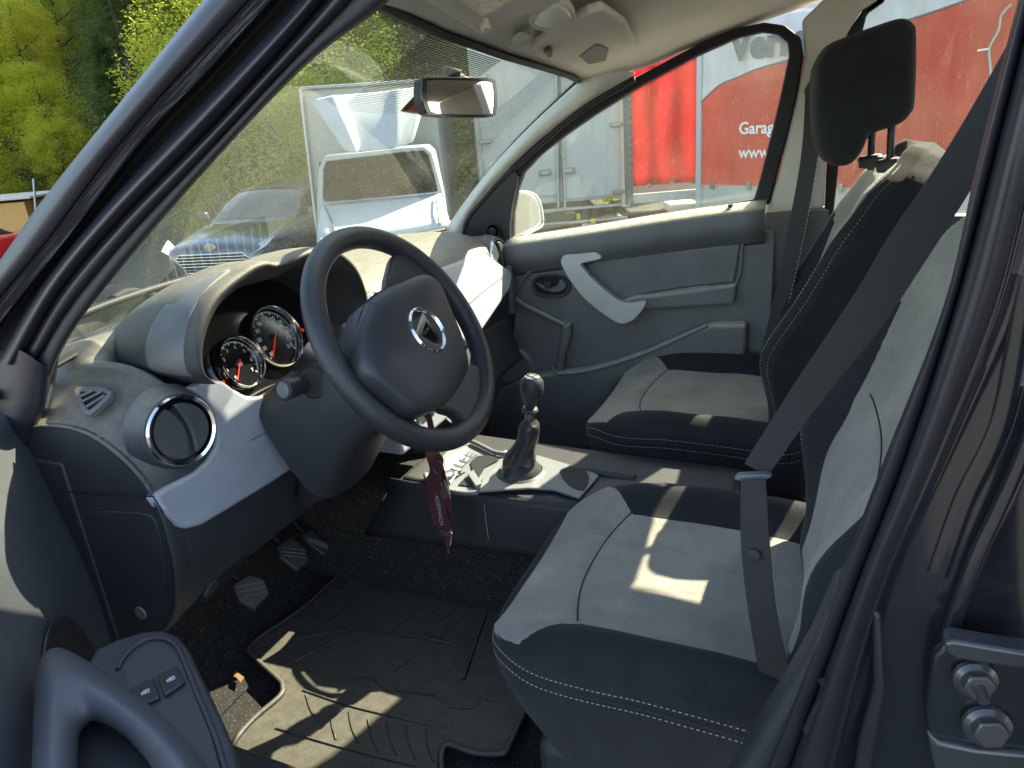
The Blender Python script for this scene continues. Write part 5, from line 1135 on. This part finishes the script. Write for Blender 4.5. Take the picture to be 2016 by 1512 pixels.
    for x in (-.055, .055):
        a = V((cx+x, oy-.772+x*hyaw, oz+1.20)); b = V((cx+x, oy-.766+x*hyaw, oz+1.33)); tube('headrest_post', [a, b], .0075, 'steel' if False else 'dark', st, 14)
        lathe('post_guide', [(.0, -.02), (.019, -.015), (.021, .004), (.017, .010), (.008, .012)], V((cx+x, oy-.770+x*hyaw, oz+1.222)), V((0, .1, 1)), 'dark', st, 24, sx=1.25)
    # base frame, rail and side cover
    box('seat_base', (cx, cy-.02, cz-.27), (.44, .44, .10), 'dark', st, .02)
    for x in (-.20, .20): box('seat_rail', (cx+x, cy-.02, .285), (.045, .60, .03), 'steel', st, .004)
    return st
seat(-.375, -.465, .650, -.715, .0, .33, -.15, .35, None)
seat(.415, -.37, .660, -.618, .30, .315, .02, 1, None)

# worn patches on the driver cushion: little pulled threads
bm = bmesh.new(); rw_ = random.Random(2)
for k in range(110):
    px, py = rw_.gauss(1400, 70), rw_.gauss(1125, 24)
    if not (1290 < px < 1455): continue
    p = Z(px, py, .6265); d = V((rw_.gauss(0, .004), rw_.gauss(0, .004), .003)); tube('', [p, p+d*.6+V((0, 0, .002)), p+d], .0006, None, bm=bm, seg=4)
o = bm_obj('worn_threads', bm, 'seam', car); o['kind'] = 'stuff'

# ================================================================== DRIVER SIDE: belt, middle pillar, front pillar, door
def XB(px, py): 
    x = -.66+.08*sm(100, 900, py); return X(px, py, x)
db = ribbon('driver_seat_belt', [XB(*p) for p in [(2060, -60), (1960, 130), (1848, 320), (1749, 467), (1678, 586), (1560, 762), (1466, 912)]], [XB(*p) for p in [(2130, -10), (2028, 180), (1912, 372), (1810, 532), (1726, 655), (1604, 806), (1512, 937)]], 'belt', car, .0018, 50)
ribbon('belt_lower_run', [X(*p, -.60) for p in [(1459, 945), (1459, 1060), (1470, 1178), (1488, 1288), (1512, 1415)]], [X(*p, -.61) for p in [(1508, 945), (1516, 1078), (1528, 1200), (1552, 1310), (1590, 1420)]], 'belt', db, .0018, 40)
slab('belt_tongue', [X(*p, -.595) for p in [(1444, 944), (1452, 937), (1506, 934), (1520, 940), (1508, 946), (1456, 948)]], (.012, 0, 0), 'grey', db, .002)
lathe('belt_stop', [(0, .003), (.007, .002), (.008, 0)], X(1485, 1094, -.612), (-1, 0, 0), 'dark', db, 16)

# middle pillar beside the camera: flocked seal, round rubber, painted metal with a sharp crease
BX = -.80
stn = [(-60, [2020, 2046, 2085, 2140, 2180, 2290, 2420]), (300, [1928, 1957, 1995, 2042, 2075, 2180, 2330]), (600, [1858, 1878, 1918, 1966, 1998, 2105, 2270]), (900, [1742, 1781, 1812, 1848, 1872, 1978, 2140]), (1156, [1645, 1682, 1704, 1738, 1764, 1900, 2080]), (1380, [1560, 1600, 1628, 1668, 1712, 1850, 2040]), (1600, [1470, 1520, 1560, 1610, 1668, 1836, 2040])]
offs = [-.03, .006, .022, .004, -.012, -.012, -.03]
def BPt(py, px, o_): return X(px, py, BX-o_)
m1 = grid('middle_pillar', [[BPt(y, xs[j], offs[j]) for j in (3, 4, 5, 6)] for y, xs in stn], 'paint', car, 5, 6, .01, out=(-1, 0, 0))
grid('flocked_seal', [[BPt(y, xs[0], -.035), BPt(y, xs[0]+6, -.004), BPt(y, (xs[0]+xs[1])/2, .0), BPt(y, xs[1], -.004), BPt(y, xs[1]+3, -.02)] for y, xs in stn], 'seal', m1, 4, 6, out=(-1, 0, 0))
grid('round_seal', [[BPt(y, xs[1]+1, -.012), BPt(y, xs[1]+(xs[3]-xs[1])*.15, .010), BPt(y, xs[2], .022), BPt(y, xs[1]+(xs[3]-xs[1])*.85, .010), BPt(y, xs[3]+3, -.012)] for y, xs in stn], 'seal', m1, 4, 6, out=(-1, 0, 0))
tube('body_ridge', [X(*p, BX+.004) for p in [(2060, 780), (2013, 907), (1965, 1012), (1925, 1095), (1873, 1235), (1850, 1330)]], .007, 'paint', m1, 10, n=30, flat=.7)
tube('body_ridge', [X(*p, BX+.014) for p in [(2030, 540), (1975, 820), (1900, 980), (1846, 1128)]], .010, 'paint', m1, 10, n=30, flat=.5)  # ridge shaped along a reflection streak in the concave metal, not a crease
slab('sill_trim', [X(*p, -.79) for p in [(1590, 1290), (1648, 1160), (1712, 1180), (1718, 1300), (1690, 1420), (1660, 1600), (1400, 1600), (1457, 1512)]], (.05, 0, 0), 'dark', m1, .012, 4)
slab('seal_tail', [X(*p, -.805) for p in [(1716, 1200), (1736, 1215), (1744, 1360), (1700, 1600), (1670, 1600), (1690, 1460), (1720, 1350)]], (.01, 0, 0), 'seal', m1, .004)
tube('wire_clip', [X(*p, -.812) for p in [(1618, 1340), (1628, 1360), (1606, 1400), (1588, 1440)]], .004, 'black', m1, 8, n=12)
slab('hinge_plate', [X(*p, -.820) for p in [(1838, 1290), (1870, 1262), (2100, 1290), (2100, 1560), (1850, 1560), (1830, 1480), (1822, 1400)]], (.012, 0, 0), 'paint', m1, .004, 3)
slab('hinge_bar', [X(*p, -.832) for p in [(1858, 1268), (1876, 1262), (2080, 1296), (2080, 1330), (1880, 1298), (1862, 1284)]], (.02, 0, 0), 'hinge', m1, .003, 3)
def bolt(px, py, r, stud):
    c = X(px, py, -.826); ax = V((-1, -.15, .1)).normalized()
    o = lathe('bolt', [(r*1.35, -.004), (r*1.35, .001), (r*1.05, .004)], c, ax, 'hinge', m1, 28)
    u, v = frame_of(ax); hx = [c+ax*.011+u*math.cos(R(60*k+10))*r+v*math.sin(R(60*k+10))*r for k in range(6)]
    slab('bolt_head', hx, -ax*.009, 'hinge', m1, .0015, 2)
    if stud: tube('bolt_thread', [c+ax*.010, c+ax*.022+V((0, 0, -.004))], .0045, 'hinge', m1, 12)
bolt(1921, 1340, .0125, True); bolt(1944, 1432, .014, False)
slab('lower_bracket', [X(*p, -.826) for p in [(1824, 1440), (1850, 1462), (1920, 1476), (2060, 1490), (2060, 1600), (1860, 1600), (1840, 1520)]], (.01, 0, 0), 'hinge', m1, .004, 3)
slab('rear_door_skin', [X(*p, -.87) for p in [(2100, 300), (2300, 300), (2300, 1700), (2080, 1700), (2090, 1200)]], (.02, 0, 0), 'paint', m1, .01)
slab('outer_sill', [V((-.74, .75, .34)), V((-.84, .75, .30)), V((-.86, -1.2, .30)), V((-.74, -1.2, .34))], (0, 0, -.18), 'paint', car, .01)

# near windscreen pillar, made of a painted face, ribbed strip, gap, round seal and inner trim
L0 = [(480, -90), (400, 0), (194, 254), (75, 405), (0, 512), (-60, 590), (-140, 700)]
L1 = [(570, -90), (492, 0), (345, 159), (222, 302), (95, 472), (0, 587), (-90, 700)]
L2_ = [(612, -90), (534, 0), (391, 159), (278, 278), (131, 472), (28, 600), (-50, 705)]
L3 = [(652, -90), (586, 0), (462, 131), (340, 259), (190, 420), (80, 560), (-10, 715)]
L4 = [(700, -90), (640, -2), (530, 128), (400, 268), (240, 430), (118, 575), (36, 720)]
L5 = [(745, -90), (700, -8), (560, 138), (400, 310), (250, 470), (134, 612), (62, 730)]
L6 = [(826, -90), (758, 8), (591, 139), (357, 389), (181, 599), (120, 694), (98, 756)]
AX = -.735
def AP(l, n, dx): return [X(*p, AX+dx) for p in l]
def mid(a, b, k, dx): return [X(p[0]+(q[0]-p[0])*k, p[1]+(q[1]-p[1])*k, AX+dx) for p, q in zip(a, b)]
def strip(name, cols, m, parent=None, nv=6): return grid(name, [list(r) for r in zip(*cols)], m, parent, 4, nv, out=(-1, -.3, .2))
ap = strip('front_pillar', [mid(L0, L1, .0, .03), mid(L0, L1, .12, -.004), mid(L0, L1, .5, -.014), mid(L0, L1, .9, -.006), mid(L0, L1, 1.0, .004)], 'frame', car)
strip('strip_base', [mid(L1, L2_, 0, .004), mid(L1, L2_, .5, .002), mid(L1, L2_, 1, .004)], 'seal', ap)
for k in range(7):
    a = mid(L1, L2_, .08+.14*k, .001); tube('strip_rib', a, .0016, 'seal', ap, 6, n=40)
strip('pillar_gap', [mid(L2_, L3, 0, .004), mid(L2_, L3, .3, .030), mid(L2_, L3, 1, .030)], 'black', ap)
strip('round_seal', [mid(L3, L4, 0, .03), mid(L3, L4, .15, .008), mid(L3, L4, .5, -.002), mid(L3, L4, .85, .008), mid(L3, L4, 1, .018)], 'seal', ap)
strip('seal_lip', [mid(L4, L5, 0, .018), mid(L4, L5, .3, .008), mid(L4, L5, .7, .010), mid(L4, L5, 1, .022)], 'seal', ap)
strip('pillar_trim', [mid(L5, L6, 0, .022), mid(L5, L6, .25, .014), mid(L5, L6, .8, .02), mid(L5, L6, 1, .05), mid(L5, L6, 1.0, .085)], 'hood', ap)
# lower end of the seal curving down to the sill
strip('seal_foot', [[X(*p, AX+.03) for p in [(-10, 690), (-14, 780), (-30, 870), (-60, 960)]], [X(*p, AX+.0) for p in [(40, 690), (32, 780), (20, 850), (-10, 960)]], [X(*p, AX+.012) for p in [(90, 720), (84, 800), (62, 856), (40, 960)]], [X(*p, AX+.05) for p in [(112, 700), (94, 780), (74, 850), (60, 960)]]], 'seal', ap)
strip('cream_edge', [[X(*p, AX+.055) for p in [(108, 700), (94, 780), (84, 815)]], [X(*p, AX+.05) for p in [(116, 704), (104, 785), (98, 806)]]], 'pillar', ap)

# open driver door
dr = []
for z_, o0 in ((.98, 0), (.90, .02), (.80, .035), (.70, .05), (.58, .055), (.42, .045), (.30, .03)):
    row = []
    for s_, oo in ((-.155, -.05), (-.145, -.005), (-.10, .0), (.10, .0), (.3, .0), (.6, 0)):
        base = DA+DT*s_; row.append(V((base.x, base.y, z_))+DN*(oo+o0*(1 if s_ > -.14 else .3)+(.04*sm(.2, .5, s_) if z_ < .8 else 0)))
    dr.append(row)
dd = grid('driver_door', dr, 'din', car, 5, 5, .03, out=DN)
slab('door_top', [V((p.x, p.y, .978)) for p in (DA+DT*-.15, DA+DT*.6, DA+DT*.6-DN*.09, DA+DT*-.15-DN*.09)], (0, 0, -.03), 'din', dd, .008)
AZ = .760
def AR(px, py, off=0): return Z(px, py, AZ+off)
ao = [(186, 1276), (230, 1256), (280, 1241), (322, 1237), (350, 1249), (372, 1274), (394, 1323), (420, 1375), (442, 1424), (460, 1466), (469, 1512), (480, 1580), (180, 1620), (120, 1400)]
ar = slab('armrest', [AR(*p) for p in ao], (0, 0, -.07), 'pad', dd, .008, 4)
gp2 = [(232, 1318), (240, 1300), (258, 1279), (285, 1261), (318, 1257), (346, 1270), (364, 1305), (390, 1370), (420, 1440), (438, 1500), (448, 1560), (300, 1560)]
tube('armrest_groove', [AR(*p, .001) for p in gp2], .0035, 'pad', dd, 8, n=60)
slab('switch_plate', [AR(*p, .0012) for p in [(244, 1318), (252, 1298), (270, 1280), (296, 1268), (322, 1266), (344, 1280), (360, 1312), (386, 1376), (414, 1444), (430, 1500), (440, 1560), (330, 1560), (260, 1400)]], (0, 0, -.001), 'dark', dd, .0004)
M['switch'] = mat('switch_plastic', (.016, .016, .019), .35, bump=.1)
for q in ([(309, 1328), (348, 1311), (364, 1341), (323, 1368)], [(258, 1352), (302, 1334), (314, 1371), (270, 1392)]):
    slab('window_switch', [AR(*p, .007) for p in q], (0, 0, -.006), 'switch', dd, .002, 3)
    c = sum([AR(*p, .008) for p in q], V())/4; ax1 = (AR(*q[1])-AR(*q[0])).normalized(); ax2 = UZ.cross(ax1)
    f = [(-.0045, -.003), (.0045, -.003), (.0045, .003), (-.001, .003), (-.0045, 0)]
    tube('switch_symbol', [c+ax1*a+ax2*b for a, b in f], .0004, 'white', dd, 4, closed=True)
    tube('switch_symbol', [c+ax2*-.003, c+ax2*.003], .0004, 'white', dd, 4); tube('switch_symbol', [c-ax1*.0045, c+ax1*.0045], .0004, 'white', dd, 4)
# arched pull handle in front of the armrest and a flat dark sheet painting the shade of the hollow behind it
slab('handle_shade', [D(*p, .058) for p in [(88, 1285), (102, 1226), (127, 1211), (150, 1224), (176, 1258), (190, 1300), (130, 1330), (95, 1330)]], -DN*.004, 'dark', dd, .002, 2, 2)
pho = [(60, 1600), (64, 1500), (68, 1400), (76, 1310), (114, 1277), (188, 1312), (263, 1366), (330, 1420), (395, 1495), (450, 1600)]
phi = [(150, 1600), (152, 1520), (154, 1470), (160, 1440), (184, 1420), (214, 1430), (245, 1450), (275, 1480), (300, 1515), (340, 1600)]
def pz_(k, z): return [Z(a[0]+(b[0]-a[0])*k, a[1]+(b[1]-a[1])*k, z) for a, b in zip(pho, phi)]
grid('pull_handle', [pz_(0, .745), pz_(-.01, .77), pz_(.12, .797), pz_(.4, .812), (pz_(.75, .803)), pz_(.97, .780), pz_(1.0, .745)], 'din', dd, 6, 4, .004, out=UZ)
slab('handle_pocket', [AR(*p, .002) for p in [(160, 1434), (184, 1420), (245, 1452), (298, 1512), (340, 1600), (120, 1600)]], (0, 0, -.002), 'black', dd, .001)
# wiper and scuttle in front of the windscreen
slab('scuttle_panel', [V((x, y, z)) for x, y, z in [(-.74, .60, 1.02), (-.3, .72, 1.035), (.3, .72, 1.035), (.74, .60, 1.02), (.74, .90, .98), (-.74, .90, .98)]], (0, 0, -.02), 'dark', car, .005)
tube('wiper', [V((-.66, .64, 1.075)), V((-.40, .69, 1.085)), V((-.12, .72, 1.080)), V((.16, .74, 1.06))], .008, 'black', car, 8, n=20)
tube('wiper_arm', [V((-.20, .80, 1.04)), V((-.30, .76, 1.08)), V((-.40, .695, 1.09))], .009, 'black', car, 8, n=10)
slab('bonnet', [V((-.80, .88, .99)), V((.80, .88, .99)), V((.78, 1.75, .86)), V((-.78, 1.75, .86))], (0, 0, -.03), 'paint', car, .02)

# ================================================================== REAR OF THE CABIN (seen in the mirror, closes the body)
rb_ = slab('rear_bench', [V((-.62, -1.35, .60)), V((.62, -1.35, .60)), V((.62, -1.72, .62)), V((-.62, -1.72, .62))], (0, 0, -.30), 'cloth', car, .06, 5)
slab('bench_backrest', [V((-.62, -1.70, .60)), V((.62, -1.70, .60)), V((.60, -1.90, 1.22)), V((-.60, -1.90, 1.22))], (0, -.12, -.03), 'cloth', rb_, .05, 5)
for x in (-.36, .36): slab('headrest', [V((x-.12, -1.86, 1.24)), V((x+.12, -1.86, 1.24)), V((x+.11, -1.90, 1.40)), V((x-.11, -1.90, 1.40))], (0, -.08, 0), 'cloth', rb_, .035, 5)
tg = slab('tailgate', [V((-.72, -2.35, .30)), V((.72, -2.35, .30)), V((.72, -2.35, 1.12)), V((-.72, -2.35, 1.12))], (0, -.06, 0), 'paint', car, .01)
slab('rear_glass', [V((-.60, -2.34, 1.12)), V((.60, -2.34, 1.12)), V((.54, -2.22, 1.52)), V((-.54, -2.22, 1.52))], (0, -.004, 0), 'sglass', tg, 0)
for s_ in (-1, 1):
    slab('rear_quarter', [V((s_*.74, -1.62, .3)), V((s_*.74, -2.40, .3)), V((s_*.66, -2.34, 1.16)), V((s_*.62, -2.22, 1.60)), V((s_*.62, -1.75, 1.62)), V((s_*.68, -1.62, 1.12))], (s_*.04, 0, 0), 'lining', car, .005)
rdl = slab('rear_door', [V((-.82, -1.02, .30)), V((-.82, -1.66, .30)), V((-.80, -1.66, 1.10)), V((-.80, -1.02, 1.10))], (.05, 0, 0), 'paint', car, .01)
slab('rear_door_glass', [V((-.79, -1.04, 1.10)), V((-.79, -1.66, 1.10)), V((-.70, -1.70, 1.53)), V((-.69, -1.08, 1.54))], (.004, 0, 0), 'sglass', rdl, 0)
ring_slab('rear_door_frame', [V((-.80, -1.02, 1.06)), V((-.80, -1.70, 1.06)), V((-.69, -1.74, 1.58)), V((-.68, -1.04, 1.58))], [V((-.80, -1.08, 1.11)), V((-.80, -1.62, 1.11)), V((-.70, -1.67, 1.52)), V((-.70, -1.10, 1.52))], (.03, 0, 0), 'paint', rdl, .004)
